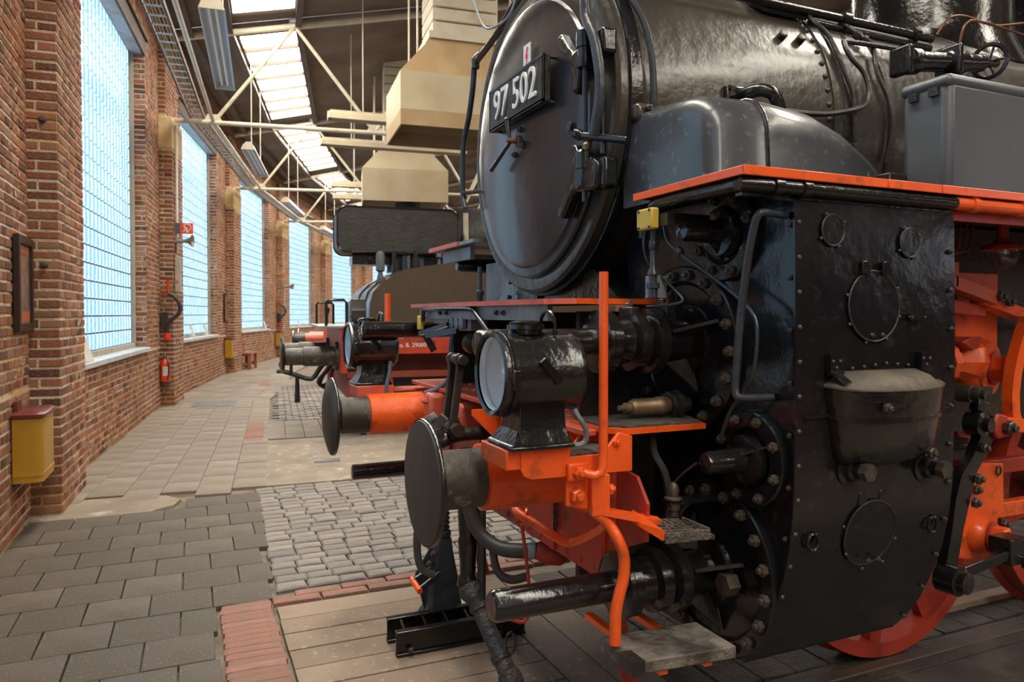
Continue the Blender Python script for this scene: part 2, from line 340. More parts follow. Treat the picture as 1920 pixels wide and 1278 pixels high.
ORD_W = {1: 'nearest the camera, beside the framed poster', 2: 'behind the red hose sign, second from the camera', 3: 'third from the camera, beyond the wooden bench pilaster', 4: 'fourth from the camera, with a horn loudspeaker beside it', 5: 'fifth from the camera, half hidden by the far boiler'}
for k in KS:
    a = bang(k); d, n = bdir(a), bnor(a); mb = MB(); near = k in (0, 1)
    for s0, s1, z0, z1 in ((.3, 7.1, -.05, WZ0-.05), (.3, WS0, WZ0-.05, 6.62), (WS1, 7.1, WZ0-.05, 6.62), (WS0, WS1, WZ1+.25, 6.62)): wbox(mb, k, s0, s1, -.72, -.24, z0, z1)
    wall = ob('wall_left', mb, 'mortar', kind='structure', smooth=0)
    bl = []
    facebricks(bl, bp(k, .5, -.24, 0), d, n, 6.4, 0, WZ0-.055)
    facebricks(bl, bp(k, .5, -.24, 0), d, n, WS0-.5, WZ0-.03, 5.98); facebricks(bl, bp(k, WS1, -.24, 0), d, n, 6.9-WS1, WZ0-.03, 5.98)
    facebricks(bl, bp(k, .5, -.24, 0), d, n, 6.4, 5.98, 6.6)
    facebricks(bl, bp(k, WS1, -.39, 0), n, -d, .155, WZ0+.02, WZ1, True); facebricks(bl, bp(k, WS0, -.24, 0), -n, d, .155, WZ0+.02, WZ1, True)
    setbricks(wall, bl, 300 if near else 0)
    lt = MB(); wbox(lt, k, WS0-.1, WS1+.1, -.47, -.235, WZ1+.005, WZ1+.03); ob('lintel_soffit', lt, 'steelgrey', wall, smooth=0)
    lt = MB(); wbox(lt, k, WS0-.1, WS1+.1, -.26, -.225, WZ1+.0, WZ1+.26); wbox(lt, k, WS0-.1, WS1+.1, -.30, -.19, WZ1+.24, WZ1+.27); ob('lintel_beam', lt, 'darksteel', wall, smooth=0)
    window(k, k+3, 300 if k == 1 else 0)
    # pilaster on the near node
    a = pang(k); d, n = bdir(a), bnor(a); mb = MB(); pbox(mb, k, -.5, .5, -.5, 0, -.05, 4.5); pbox(mb, k, -.5, .5, -.5, -.1, 4.5, 6.6)
    pil = ob('wall_left', mb, 'mortar', kind='structure', smooth=0); bl = []
    facebricks(bl, pp(k, -.5, -.25, 0), n, -d, .25, 0, 4.5, True); facebricks(bl, pp(k, -.5, 0, 0), d, n, 1.0, 0, 4.5); facebricks(bl, pp(k, .5, 0, 0), -n, d, .25, 0, 4.5, True)
    facebricks(bl, pp(k, -.5, -.1, 0), d, n, 1.0, 5.1, 6.6); facebricks(bl, pp(k, -.5, -.25, 0), n, -d, .15, 5.1, 6.6, True)
    setbricks(pil, bl, 300 if k in (1, 2) else 0)
    ps = MB(); pbox(ps, k, -.51, .51, -.3, .012, 4.5, 5.06); ob('padstone', ps, 'plaster', pil, bevel=.02)
# ---------------------------------------------------------------- roof: corrugated sheets, roof lights, purlins
ROOFW = 17.
def rz(n): return 6.75+.2*n if n < 9 else 6.75+1.8-.2*(n-9)
def sheet(mb, k, n0, n1, s0=-.3, s1=LB+.3, dz=0.):
    m = int((s1-s0)/.04); ns = [n0+(n1-n0)*i/4 for i in range(5)]; b = len(mb.v)
    for nn in ns:
        for i in range(m+1):
            s = s0+(s1-s0)*i/m; t = s/LB; q = bp(k, s, nn, 0) if 0 else (NODE[k].lerp(NODE[k+1], t)+(bnor(pang(k)).lerp(bnor(pang(k+1)), t))*nn)
            mb.v.append((q.x, q.y, rz(nn)+dz+.022*math.sin(s*2*PI/.16)))
    for j in range(4):
        for i in range(m): mb.f.append((b+j*(m+1)+i, b+j*(m+1)+i+1, b+(j+1)*(m+1)+i+1, b+(j+1)*(m+1)+i))
def rp_(k, s, n, z): t = s/LB; q = NODE[k].lerp(NODE[k+1], t)+(bnor(pang(k)).lerp(bnor(pang(k+1)), t))*n; return V((q.x, q.y, z))
STRIPS = ((1.0, 2.05), (8.4, 9.6))  # second strip is an added roof light, unseen, for light on wall and boiler
for k in KS:
    mb = MB(); e = [-.6]+[x for s in STRIPS for x in s]+[ROOFW]
    for i in range(0, len(e), 2):
        if e[i] < 9 < e[i+1]: sheet(mb, k, e[i], 9, 0, LB); sheet(mb, k, 9, e[i+1], 0, LB)
        else: sheet(mb, k, e[i], e[i+1], 0, LB)
    for n0, n1 in STRIPS: sheet(mb, k, n0, n1, 0, .45); sheet(mb, k, n0, n1, LB-.5, LB)
    c = ob('ceiling', mb, 'roof', kind='structure', smooth=60)
    for si, (n0, n1) in enumerate(STRIPS):
        sl = MB()
        for j in range(7):
            s0, s1 = .47+j*.925, .47+(j+1)*.925-.05
            pm = MB(); sheet(pm, k, n0, n1, s0, s1, .012); ob('skylight_pane', pm, 'skylight', c, smooth=60)
            sl.bar(rp_(k, s0-.025, n0, rz(n0)-.03), rp_(k, s0-.025, n1, rz(n1)-.03), .05, .07)
        ob('glazing_bars', sl, 'darksteel', c, smooth=0)
    for nn in (.25, .92, 2.13, 5.0, 7.9, 9.7, 12.6):
        pu = MB(); z = rz(nn)-.11
        pu.bar(rp_(k, 0, nn, z), rp_(k, LB, nn, z), .07, .14); pu.bar(rp_(k, 0, nn, z-.07), rp_(k, LB, nn, z-.07), .12, .015); ob('purlin', pu, 'darksteel', c, smooth=0)
# ---------------------------------------------------------------- roof trusses of cream tubes
TL = {1: 'above the poster pilaster, mostly over the camera', 2: 'nearest one in view, over the fire extinguisher pilaster', 3: 'second in view, level with the smaller smoke hood', 4: 'third in view, beyond the smaller smoke hood', 5: 'fourth in view, far along the shed', 6: 'farthest one in view', 7: 'at the end of the shed, hidden by nearer trusses'}
for k in list(range(-1, 8)):
    t = root('roof_truss', pp(k, 0, 0, 0), 'cream tubular roof truss '+TL.get(k, 'behind the camera, %s' % ('just out of view' if k == 0 else 'one bay back')), 'roof truss', 'cream tubular roof trusses')
    tz = lambda n: 6.56+.2*(n+.2) if n < 9 else 6.56+.2*9.2-.2*(n-9)
    ob('bottom_chord', MB().cyl(pp(k, 0, -.26, 5.12), pp(k, 0, 17, 5.12), .042, n=10), 'cream', t)
    ob('top_chord', MB().tube([pp(k, 0, -.2, tz(-.2)), pp(k, 0, 9, tz(9)), pp(k, 0, 17, tz(17))], .06, 10), 'cream', t)
    for i in range(6):
        b, u0, u1 = .62+2.93*i, 2.07+2.93*i, 2.07+2.93*(i-1)
        ob('diagonal', MB().cyl(pp(k, 0, b, 5.12), pp(k, 0, u0, tz(u0)), .036, n=8), 'cream', t)
        if i: ob('diagonal', MB().cyl(pp(k, 0, b, 5.12), pp(k, 0, u1, tz(u1)), .036, n=8), 'cream', t)
        gp = MB(); dd = bnor(pang(k)); gp.prism([pp(k, -.012, b-.16, 5.13), pp(k, -.012, b+.16, 5.13), pp(k, -.012, b+.1, 5.27), pp(k, -.012, b-.1, 5.27)], bdir(pang(k))*.024); ob('gusset_plate', gp, 'cream', t, smooth=0)
        if u0 < 9: g2 = MB().box(-.1, .1, -.1, .1, 0, .12); g2.v = [tuple(pp(k, 0, u0, tz(u0)+.04)+V(v)) for v in g2.v]; ob('node_bracket', g2, 'steelgrey', t, smooth=0)
# bracing tube and cable ladder running along the wall from truss to truss
for k in range(0, 7):
    nm = {0: 'beside the camera position', 1: 'beside the nearest window', 2: 'beside the second window', 3: 'beside the third window', 4: 'beside the fourth window', 5: 'beside the fifth window', 6: 'at the far end'}[k]
    ob('bracing_tube', MB().tube([pp(k, .05, .62, 5.14), pp(k+1, -.05, .62, 5.14)], .034, 8), 'cream', label='cream bracing tube along the wall '+nm, cat='pipe', group='bracing tubes between trusses')
    t = root('cable_ladder', pp(k, 0, .3, 5.2), 'dark cable ladder with bundled cables '+nm, 'cable tray', 'cable ladders along the wall')
    for nn in (.22, .46): ob('side_rail', MB().bar(pp(k, .03, nn, 5.24), pp(k+1, -.03, nn, 5.24), .02, .06), 'darksteel', t, smooth=0)
    rg = MB()
    for i in range(24): s = LB*(i+.5)/24; tt = s/LB; rg.bar(pp(k, 0, .22, 5.22).lerp(pp(k+1, 0, .22, 5.22), tt), pp(k, 0, .46, 5.22).lerp(pp(k+1, 0, .46, 5.22), tt), .025, .018)
    ob('rungs', rg, 'steelgrey', t, smooth=0, kind='stuff'); cb = MB()
    for i in range(5):
        nn = .26+i*.04; cb.tube([pp(k, .04, nn, 5.245).lerp(pp(k+1, -.04, nn, 5.245), j/6)+V((random.uniform(-.008, .008), 0, random.uniform(0, .02))) for j in range(7)], .011, 5)
    ob('cables', cb, 'hoodtan', t, kind='stuff')
    # wall-plate channel where the roof meets the wall
    ob('wall_plate', MB().bar(pp(k, .02, -.14, 6.62), pp(k+1, -.02, -.14, 6.62), .22, .30), 'rust', label='rusty steel wall plate under the eaves '+nm, cat='steel beam', group='wall plates under the eaves', smooth=0)
# ---------------------------------------------------------------- fluorescent fittings
def lampfit(p, q, label, rods=6.93, mat='trough'):
    p, q = V(p), V(q); d = (q-p).normalized(); r = d.cross(V((0, 0, 1))); t = root('fluorescent_lamp', (p+q)/2, label, 'ceiling lamp', 'fluorescent lamps'); z = V((0, 0, 1))
    prof = [(-.14, 0), (-.10, .10), (-.05, .135), (.05, .135), (.10, .10), (.14, 0), (.132, 0), (.095, .092), (.045, .125), (-.045, .125), (-.095, .092), (-.132, 0)]
    ob('housing', MB().loft([[p+r*a+z*b for a, b in prof], [q+r*a+z*b for a, b in prof]]), mat, t, smooth=20)
    ob('ballast_cover', MB().obox((p+q)/2+z*.14, d, r, z, (q-p).length/2-.02, .05, .025), 'cream', t, smooth=0)
    for e, s in ((p, -1), (q, 1)): ob('end_cap', MB().prism([e+r*a+z*b for a, b in prof[:6]], d*(.02*s)), 'cream', t, smooth=0)
    for o_ in (-.04, .04):
        ob('tube', MB().cyl(p+d*.06+r*o_+z*.05, q-d*.06+r*o_+z*.05, .018, n=8), 'tube', t)
    if rods:
        for f in (.2, .8): c = p.lerp(q, f)+z*.16; ob('hanger', MB().cyl(c, V((c.x, c.y, rods)), .012, n=6), 'cream', t)
for k, nm in ((0, 'over the camera beside the poster wall'), (1, 'hanging nearest the camera beside the first window'), (2, 'hanging second along the wall, above the fire sign window'), (3, 'hanging third along the wall'), (4, 'hanging fourth along the wall'), (5, 'hanging farthest along the wall')):
    lampfit(bp(k, 1.65, 1.02, 5.0), bp(k, 4.75, .98, 5.0), 'white twin-tube fluorescent lamp '+nm)
for k, nm in ((1, 'the large smoke hood'), (2, 'the smaller smoke hood')):
    for s, wh in ((6.2, 'in front of'), (8.3, 'behind')):
        lampfit(bp(k, s, 2.6, 5.05), bp(k, s, 5.6, 5.05), 'cream fluorescent lamp across the shed %s the truss by %s' % (wh, nm), 7.42, 'hood')
# ---------------------------------------------------------------- smoke hoods over the stalls
def hood(k, label):
    A = lambda n, a, z: bp(k, 3.7+a, n, z); n0, n1, h = 3.35, 5.35, .68; t = root('smoke_hood', A(4.35, 0, 4.25), label, 'smoke hood', 'smoke hoods over the stalls')
    def ring(n0, n1, h, z): return [A(n0, -h, z), A(n1, -h, z), A(n1, h, z), A(n0, h, z)]
    e = .025
    def skin(r0, r1, nm, mat):
        m = MB(); m.loft([ring(*r0), ring(*r1)], cap=False)
        i0 = (r0[0]+e, r0[1]-e, r0[2]-e, r0[3]); i1 = (r1[0]+e, r1[1]-e, r1[2]-e, r1[3]); m2 = MB().loft([ring(*i0), ring(*i1)], cap=False); m.add(m2.v, [f[::-1] for f in m2.f]); m.add(ring(*r0)+ring(*i0), [(0, 4, 5, 1), (1, 5, 6, 2), (2, 6, 7, 3), (3, 7, 4, 0)]); return ob(nm, m, mat, t, smooth=0)
    skin((n0, n1, h, 4.25), (n0, n1, h, 4.47), 'lower_skirt', 'hoodtan' if k == 1 else 'hood'); skin((n0, n1, h, 4.47), (n0, n1, h, 5.0), 'side_panel', 'hood')
    skin((n0, n1, h, 5.0), (n0+.52, n1-.52, .40, 5.62), 'tapered_panel', 'hoodtan' if k == 1 else 'hood')
    dm = MB()
    for i in range(12):
        z = 5.66+i*.2; dm.loft([ring(n0+.53, n1-.53, .39, z), ring(n0+.515, n1-.515, .405, z+.01), ring(n0+.515, n1-.515, .405, z+.17), ring(n0+.53, n1-.53, .39, z+.18)])
    ob('slatted_duct', dm, 'cream', t, smooth=0)
    ob('duct_collar', MB().loft([ring(n0+.45, n1-.45, .46, 5.58), ring(n0+.45, n1-.45, .46, 5.68)]), 'cream', t, smooth=0)
    for n in (n0+.3, n1-.3):
        for a in (-.35, .35): ob('hanger_rod', MB().cyl(A(n, a, 5.3), A(n, a, 7.2), .015, n=6), 'cream', t)
    if k == 2: ob('flue_ring', MB().lathe(A(4.45, 0, 4.0), (0, 0, 1), [(0, .3), (.3, .3)], 24), 'blackmatte', t)
hood(1, 'large beige sheet-metal smoke hood hanging beside the big smokebox'); hood(2, 'smaller pale smoke hood farther back above the brown tank'); hood(0, 'beige smoke hood above the big locomotive chimney')
# shed ends and the open door side towards the turntable
A0, A1 = bp(-2, 0, -.7, 0), bp(-2, 0, 17, 0)
ob('wall_back', MB().bar(A0+V((0, 0, 4.3)), A1+V((0, 0, 4.3)), .3, 8.7), 'brick', kind='structure', smooth=0)
A0, A1 = bp(7, LB, -.7, 0), bp(7, LB, 17, 0)
ob('wall_front', MB().bar(A0+V((0, 0, 4.3)), A1+V((0, 0, 4.3)), .3, 8.7), 'brick', kind='structure', smooth=0)
for k in KS:
    m = MB(); P0, P1 = pp(k, 0, 17, 0), pp(k+1, 0, 17, 0); m.bar(P0+V((0, 0, 6.1)), P1+V((0, 0, 6.1)), .3, 2.0); d = (P1-P0).normalized(); m.bar(P0+V((0, 0, 3)), P0+d*1.2+V((0, 0, 3)), .4, 6); wr = ob('wall_right', m, 'brick', kind='structure', smooth=0)
    Q0 = P0+d*1.2; dl = (P1-Q0).length
    for j in range(2):
        A_, B_ = Q0.lerp(P1, j/2+.004), Q0.lerp(P1, j/2+.496); dm = MB().bar(A_+V((0, 0, 1.6)), B_+V((0, 0, 1.6)), .08, 3.2); dm.bar(A_+V((0, 0, 4.95)), B_+V((0, 0, 4.95)), .08, .3)
        for i in range(4): c_ = A_.lerp(B_, i/3); dm.bar(c_-d*.06+V((0, 0, 4.0)), c_+d*.06+V((0, 0, 4.0)), .08, 1.7)
        ob('stall_door', dm, 'redbrown', wr, smooth=0)
# ================================================================ floor
fb = MB()
for k in KS:
    a = [pp(k, 0, -.8, -.03), pp(k, 0, 18, -.03), pp(k+1, 0, 18, -.03), pp(k+1, 0, -.8, -.03)]; fb.prism(a, (0, 0, -.2))
floor = ob('floor', fb, 'groundjoint', kind='structure', smooth=0)
def piece(l, w, h, mat, nm, j=.0, ch=.006):
    mb = MB(); jx = lambda: random.uniform(-j, j)
    c = [(-l/2+jx(), -w/2+jx()), (l/2+jx(), -w/2+jx()), (l/2+jx(), w/2+jx()), (-l/2+jx(), w/2+jx())]; k = 1-2*ch/min(l, w)
    mb.add([(x, y, -h) for x, y in c]+[(x, y, -ch) for x, y in c]+[(x*k, y*k, 0) for x, y in c], [(0, 1, 5, 4), (1, 2, 6, 5), (2, 3, 7, 6), (3, 0, 4, 7), (4, 5, 9, 8), (5, 6, 10, 9), (6, 7, 11, 10), (7, 4, 8, 11), (8, 9, 10, 11)])
    return rawmesh(nm, mb, mat, 0)
QZ = lambda a: Quaternion((0, 0, 1), a)
# paving slabs of the walkway, near the camera: courses across the path
SW, SD = .318, .332
SL = [piece(SW-.006, SD-.006, .05, 'slab', 'paving_slab', .002, .003) for _ in range(4)]; HS = [piece(SW/2-.012, SD-.012, .05, 'slab', 'paving_slab', .003)]
a0 = bang(0); d0, n0 = bdir(a0), bnor(a0)
for r in range(-1, 14):
    y = 2.55+r*SD; off = (r % 2)*SW/2; x = -.24+.02
    xe = 1.07 if y < 4.42 else 1.38+.045*(y-4.4)
    for i in range(-1, 6):
        x0 = -.22+i*SW+off; x1 = x0+SW
        lo, hi = max(x0, -.22), min(x1, xe)
        if hi-lo < .06: continue
        c = bp(0, y, (lo+hi)/2, random.uniform(-.002, .002)); me = random.choice(SL)
        if y > 6.65 and lo < .75: continue
        inst('paving_slab', me, c, floor, QZ(-a0+PI/2+random.uniform(-.006, .006)) @ QZ(-PI/2), ((hi-lo)/SW, 1, 1))
# concrete patch by the first pilaster
cp = MB(); pts = [(6.62, -.25), (6.66, .3), (6.70, .62), (6.86, .80), (7.05, .85), (7.25, .72), (7.32, .4), (7.34, -.25)]
cp.prism([bp(0, s, n, -.002) for s, n in pts], (0, 0, -.05)); ob('concrete_patch', cp, 'concrete', floor, smooth=0)
# walkway of later bays: columns along the path with staggered cross joints
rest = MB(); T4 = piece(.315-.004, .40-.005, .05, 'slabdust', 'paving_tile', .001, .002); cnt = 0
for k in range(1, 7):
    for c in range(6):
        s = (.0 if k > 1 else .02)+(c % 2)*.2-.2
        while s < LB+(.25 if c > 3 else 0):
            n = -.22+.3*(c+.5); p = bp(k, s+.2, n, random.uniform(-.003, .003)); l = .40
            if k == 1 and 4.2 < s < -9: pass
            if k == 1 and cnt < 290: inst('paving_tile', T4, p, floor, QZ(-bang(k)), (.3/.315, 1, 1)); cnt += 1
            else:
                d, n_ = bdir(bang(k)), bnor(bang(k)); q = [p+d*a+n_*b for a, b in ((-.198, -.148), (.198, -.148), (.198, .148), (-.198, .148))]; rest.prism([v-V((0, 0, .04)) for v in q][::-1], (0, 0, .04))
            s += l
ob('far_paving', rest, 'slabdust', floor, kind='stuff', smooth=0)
# red brick kerb beside the plank deck
KB = piece(.262, .062, .06, 'paverbrick', 'paver_brick', .003, .004)
for i in range(20):
    inst('paver_brick', KB, (.285+random.uniform(-.006, .006), 3.15+i*.064, random.uniform(-.004, .003)), floor, QZ(-.07+random.uniform(-.01, .01)))
# two courses of bricks between deck and cobbles
for r in range(2):
    for i in range(9): inst('paver_brick', KB, (.56+i*.27+r*.13, 4.30+r*.085+.004*i, random.uniform(-.006, 0)), floor, QZ(-.03+random.uniform(-.02, .02)), (.98, 1.2, 1))
# cobbles, in slightly fanned rows
CBM = [piece(.170, .117, .06, 'cobble', 'cobblestone', .008, .008) for _ in range(6)]; nC = 0; cob = MB()
for r in range(22):
    y = 4.50+r*.123; x = .455+random.uniform(-.01, .01)+.0045*r
    while x < 3.4:
        l = random.uniform(.85, 1.15); p = (x+.09*l, y+.03*math.sin(x*2.2)+random.uniform(-.006, .006), random.uniform(-.008, .0))
        if nC < 300 and x < 2.1: inst('cobblestone', random.choice(CBM), p, floor, QZ(random.uniform(-.05, .05)), (l, random.uniform(.92, 1.05), 1)); nC += 1
        elif x > 1: cob.obox((p[0], p[1], p[2]-.03), (1, 0, 0), (0, 1, 0), (0, 0, 1), .078*l, .053, .03)
        x += .178*l
ob('far_cobbles', cob, 'cobble', floor, kind='stuff', smooth=0)
# worn concrete strip beyond the cobbles
ob('concrete_strip', MB().prism([(.60, 7.25, -.006), (3.5, 7.1, -.006), (4.0, 9.7, -.006), (.78, 9.85, -.006)], (0, 0, -.05)), 'concrete', floor, smooth=0)
ob('drain_cover', MB().prism([(1.25, 8.15, .002), (1.52, 8.12, .002), (1.55, 8.28, .002), (1.28, 8.31, .002)], (0, 0, -.02)), 'plategrey', floor, smooth=0)
# plank decks over the inspection pits: long boards along the track, cross boards between the rails
def plank(x0, x1, y0, y1, z=0, mat='deckwood'):
    return ob('floor_plank', MB().box(x0, x1, y0, y1, z-.05, z), mat, floor, smooth=0, bevel=.004)
ys = [4.215, 4.02, 3.83, 3.63, 3.43, 3.24, 3.05, 2.86, 2.66, 2.47, 2.27, 2.08, 1.88]
for i in range(len(ys)-1): plank(.43+random.uniform(0, .01), 1.52, ys[i+1]+.006, ys[i]-.004, random.uniform(-.006, 0))
x = 1.53
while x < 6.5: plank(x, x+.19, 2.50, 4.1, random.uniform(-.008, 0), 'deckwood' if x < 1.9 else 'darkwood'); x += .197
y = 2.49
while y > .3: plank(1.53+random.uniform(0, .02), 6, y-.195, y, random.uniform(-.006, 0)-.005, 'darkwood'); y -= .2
# rails of the stall
for y in (2.40, 3.90): ob('rail', MB().box(2.3, 9, y-.035, y+.035, -.10, -.004), 'darksteel', floor, bevel=.008)
ob('timber_edge', MB().box(3.5, 6.5, 2.66, 2.74, -.04, .03), 'deckwood', floor, bevel=.005)
# next stall's deck seen past the buffers
pd = []
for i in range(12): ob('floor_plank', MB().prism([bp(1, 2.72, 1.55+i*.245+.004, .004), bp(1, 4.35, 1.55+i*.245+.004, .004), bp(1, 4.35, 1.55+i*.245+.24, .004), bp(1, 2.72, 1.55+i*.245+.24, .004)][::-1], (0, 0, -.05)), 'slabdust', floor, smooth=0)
for i in range(9): inst('paver_brick', KB, bp(1, 2.74+i*.19, 1.40, .004), floor, QZ(-bang(1)), (.95, 2.8, 1))
for i in range(6): inst('paver_brick', KB, bp(1, 10.2+i*.25, 1.45, .004), floor, QZ(-bang(2)), (1, 3.5, 1))
c2 = MB()
for r in range(40):
    for i in range(14): c2.obox(bp(1, 4.5+r*.16, 1.72+i*.21+.1*(r % 2), -.03+random.uniform(-.006, .003)), bdir(bang(1)), bnor(bang(1)), (0, 0, 1), .068, .095, .03)
ob('far_setts', c2, 'cobble', floor, kind='stuff', smooth=0)
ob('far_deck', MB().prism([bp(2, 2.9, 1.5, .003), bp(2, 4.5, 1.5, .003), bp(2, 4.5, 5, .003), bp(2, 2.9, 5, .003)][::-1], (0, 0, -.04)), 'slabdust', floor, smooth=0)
# steel hatch plate in the walkway
ob('hatch_plate', MB().prism([bp(1, 6.55, .28, .006), bp(1, 7.25, .28, .006), bp(1, 7.25, 1.0, .006), bp(1, 6.55, 1.0, .006)][::-1], (0, 0, -.03)), 'plategrey', floor, smooth=0)
# ================================================================ things on and along the wall
# framed poster
X0 = bp(0, 5.95, -.215, 0); d0, n0 = bdir(bang(0)), bnor(bang(0))
t = root('framed_poster', bp(0, 6.25, -.22, 1.48), 'narrow framed poster in a dark wooden frame on the left brick wall', 'poster')
def onw(s, n, z): return bp(0, s, n, z)
def wall0(name, s0, s1, n0_, n1_, z0, z1, mat, par, bevel=0, **k):
    m = MB(); wbox(m, 0, s0, s1, n0_, n1_, z0, z1); return ob(name, m, mat, par, smooth=0, bevel=bevel, **k)
SP0, SP1 = 6.32, 6.84
for a in ((SP0, SP0+.06, 1.48, 2.19), (SP1-.06, SP1, 1.48, 2.19)): wall0('frame_side', a[0], a[1], -.225, -.185, a[2], a[3], 'framewood', t, .004)
for a in ((1.48, 1.54), (2.13, 2.19)): wall0('frame_rail', SP0+.06, SP1-.06, -.225, -.185, a[0], a[1], 'framewood', t, .004)
wall0('print', SP0+.06, SP1-.06, -.222, -.205, 1.54, 2.13, 'posterart', t); wall0('red_heading', SP0+.08, SP1-.08, -.222, -.203, 2.06, 2.11, 'posterred', t); wall0('red_border', SP0+.07, SP1-.07, -.222, -.203, 1.55, 1.63, 'posterred', t); wall0('red_panel', SP0+.09, SP0+.22, -.222, -.203, 1.94, 2.03, 'posterred', t)
# yellow wall bin
t = root('wall_bin', bp(0, 6.5, -.1, .42), 'yellow metal waste bin with a dark red lid on the left wall', 'waste bin')
def binring(z, e=0): 
    pts = [(6.22, -.225), (6.22, -.10)]+[(6.22+.05-.05*math.cos(a), -.10+.06*math.sin(a)) for a in (0.5, 1.1, 1.57)]+[(6.72-.05+.05*math.sin(a), -.10+.06*math.cos(a)) for a in (0, .6, 1.1, 1.57)]+[(6.72, -.225)]
    return [bp(0, 6.47+(s-6.47)*(1+e), n+(e*.25 if n > -.2 else 0), z) for s, n in pts]
ob('bin_body', MB().loft([binring(.40), binring(.86)]), 'ochre', t, smooth=50); ob('rib', MB().loft([binring(.445, .02), binring(.465, .02)]), 'ochre', t, smooth=50); ob('lid', MB().loft([binring(.865, .05), binring(.89, .06), binring(.905, .0)]), 'oxred', t, smooth=50)
wall0('bracket', 6.28, 6.42, -.225, -.20, .88, .98, 'oxred', t)
# anchor bolts in the first pilaster
for z in (2.0, 3.15):
    o = ob('anchor_bolt', MB().lathe(pp(1, -.5, -.1, z), -bdir(pang(1)), [(0, .028), (.02, .028), (.03, .018), (.05, .015)], 10), 'darksteel', label='dark anchor bolt in the side of the first pilaster, %s' % ('level with the poster' if z < 2.5 else 'high above the poster'), cat='bolt', group='anchor bolts')
# information boards on the sills
def board(k, s, nm, h=.30, w_=.21):
    d, n = bdir(bang(k)), bnor(bang(k)); b = bp(k, s, -.24, WZ0+.014); u = (V((0, 0, 1))*.94-n*.30).normalized(); f = d.cross(u)
    t = root('information_board', b, nm, 'sign board', 'information boards on the sills'); ob('panel', MB().obox(b+u*(h/2), d, u, d.cross(u), w_/2, h/2, .007), 'paper', t, smooth=0)
    ob('edge_strip', MB().obox(b+u*(h-.005), d, u, d.cross(u), w_/2+.005, .01, .012), 'steelgrey', t, smooth=0)
    ob('printed_lines', MB().obox(b+u*(h*.55)+n*.0075, d, u, d.cross(u), w_*.36, h*.28, .0012), 'plategrey' if 0 else 'paper', t, smooth=0)
board(1, 1.75, 'white information board leaning on the nearest window sill', .42, .34); board(2, 2.7, 'left of two information boards on the second sill'); board(2, 4.2, 'right of two information boards on the second sill'); board(3, 5.0, 'information board on the third window sill'); board(4, 3.0, 'information board on the fourth window sill')
# fire extinguisher on pilaster 2
def faceP(k, s, n, z): return pp(k, s, n, z)
def extinguisher(k, nm):
    c = pp(k, -.61, -.12, .42); t = root('fire_extinguisher', c, nm, 'fire extinguisher')
    ob('cylinder', MB().lathe(c, (0, 0, 1), [(0, .06), (.015, .078), (.33, .078), (.38, .06), (.41, .03)], 20), 'extred', t); ob('base_ring', MB().lathe(c-V((0, 0, .03)), (0, 0, 1), [(0, .08), (.05, .08)], 20), 'rubber', t)
    ob('valve_head', MB().lathe(c+V((0, 0, .41)), (0, 0, 1), [(0, .03), (.05, .028), (.06, .015)], 10).box(c.x-.07, c.x+.05, c.y-.02, c.y+.02, c.z+.45, c.z+.47), 'brass', t)
    h = c+V((.03, -.08, 0)); ob('hose', MB().tube([c+V((.03, -.03, .44)), h+V((.02, -.02, .36)), h+V((.03, -.01, .2)), h+V((.01, -.01, .05))], .014, 6, 4), 'rubber', t)
    ob('label_strip', MB().lathe(c+V((0, 0, .12)), (0, 0, 1), [(0, .0795), (.16, .0795)], 12, False, R(150), R(230)), 'paper', t)
    ob('wall_bracket', MB().obox(c+bdir(pang(k))*.06+V((0, 0, .25)), (1, 0, 0), (0, 1, 0), (0, 0, 1), .04, .05, .02), 'darksteel', t)
extinguisher(2, 'red fire extinguisher hanging on the second brick pilaster')
def hosearm(k, nm):
    t = root('hose_arm', pp(k, -.54, -.1, 1.25), nm, 'wall hose', 'hose arms on pilasters'); q = lambda n, o, z: pp(k, -.53-o, n+.07, z)
    ob('hook', MB().tube([q(-.25, .02, 1.98), q(-.14, .1, 1.98), q(-.13, .1, 2.14), q(-.13, .1, 2.2)], .022, 8), 'extred', t); ob('hose', MB().tube([q(-.13, .1, 1.97), q(-.02, .1, 1.9), q(.06, .1, 1.76), q(.04, .1, 1.62), q(-.08, .1, 1.5), q(-.14, .1, 1.4), q(-.15, .1, 1.28)], .034, 10, 4), 'rubber', t)
    ob('nozzle', MB().lathe(q(-.15, .1, 1.16), (0, 0, 1), [(0, .05), (.04, .06), (.12, .05)], 12), 'extred', t); ob('clamp', MB().obox(q(-.2, .05, 1.5), bnor(pang(k)), bdir(pang(k)), (0, 0, 1), .05, .05, .14), 'rubber', t)
hosearm(2, 'black hose arm with red ends above the fire extinguisher'); hosearm(4, 'black hose arm with red ends on a distant pilaster')
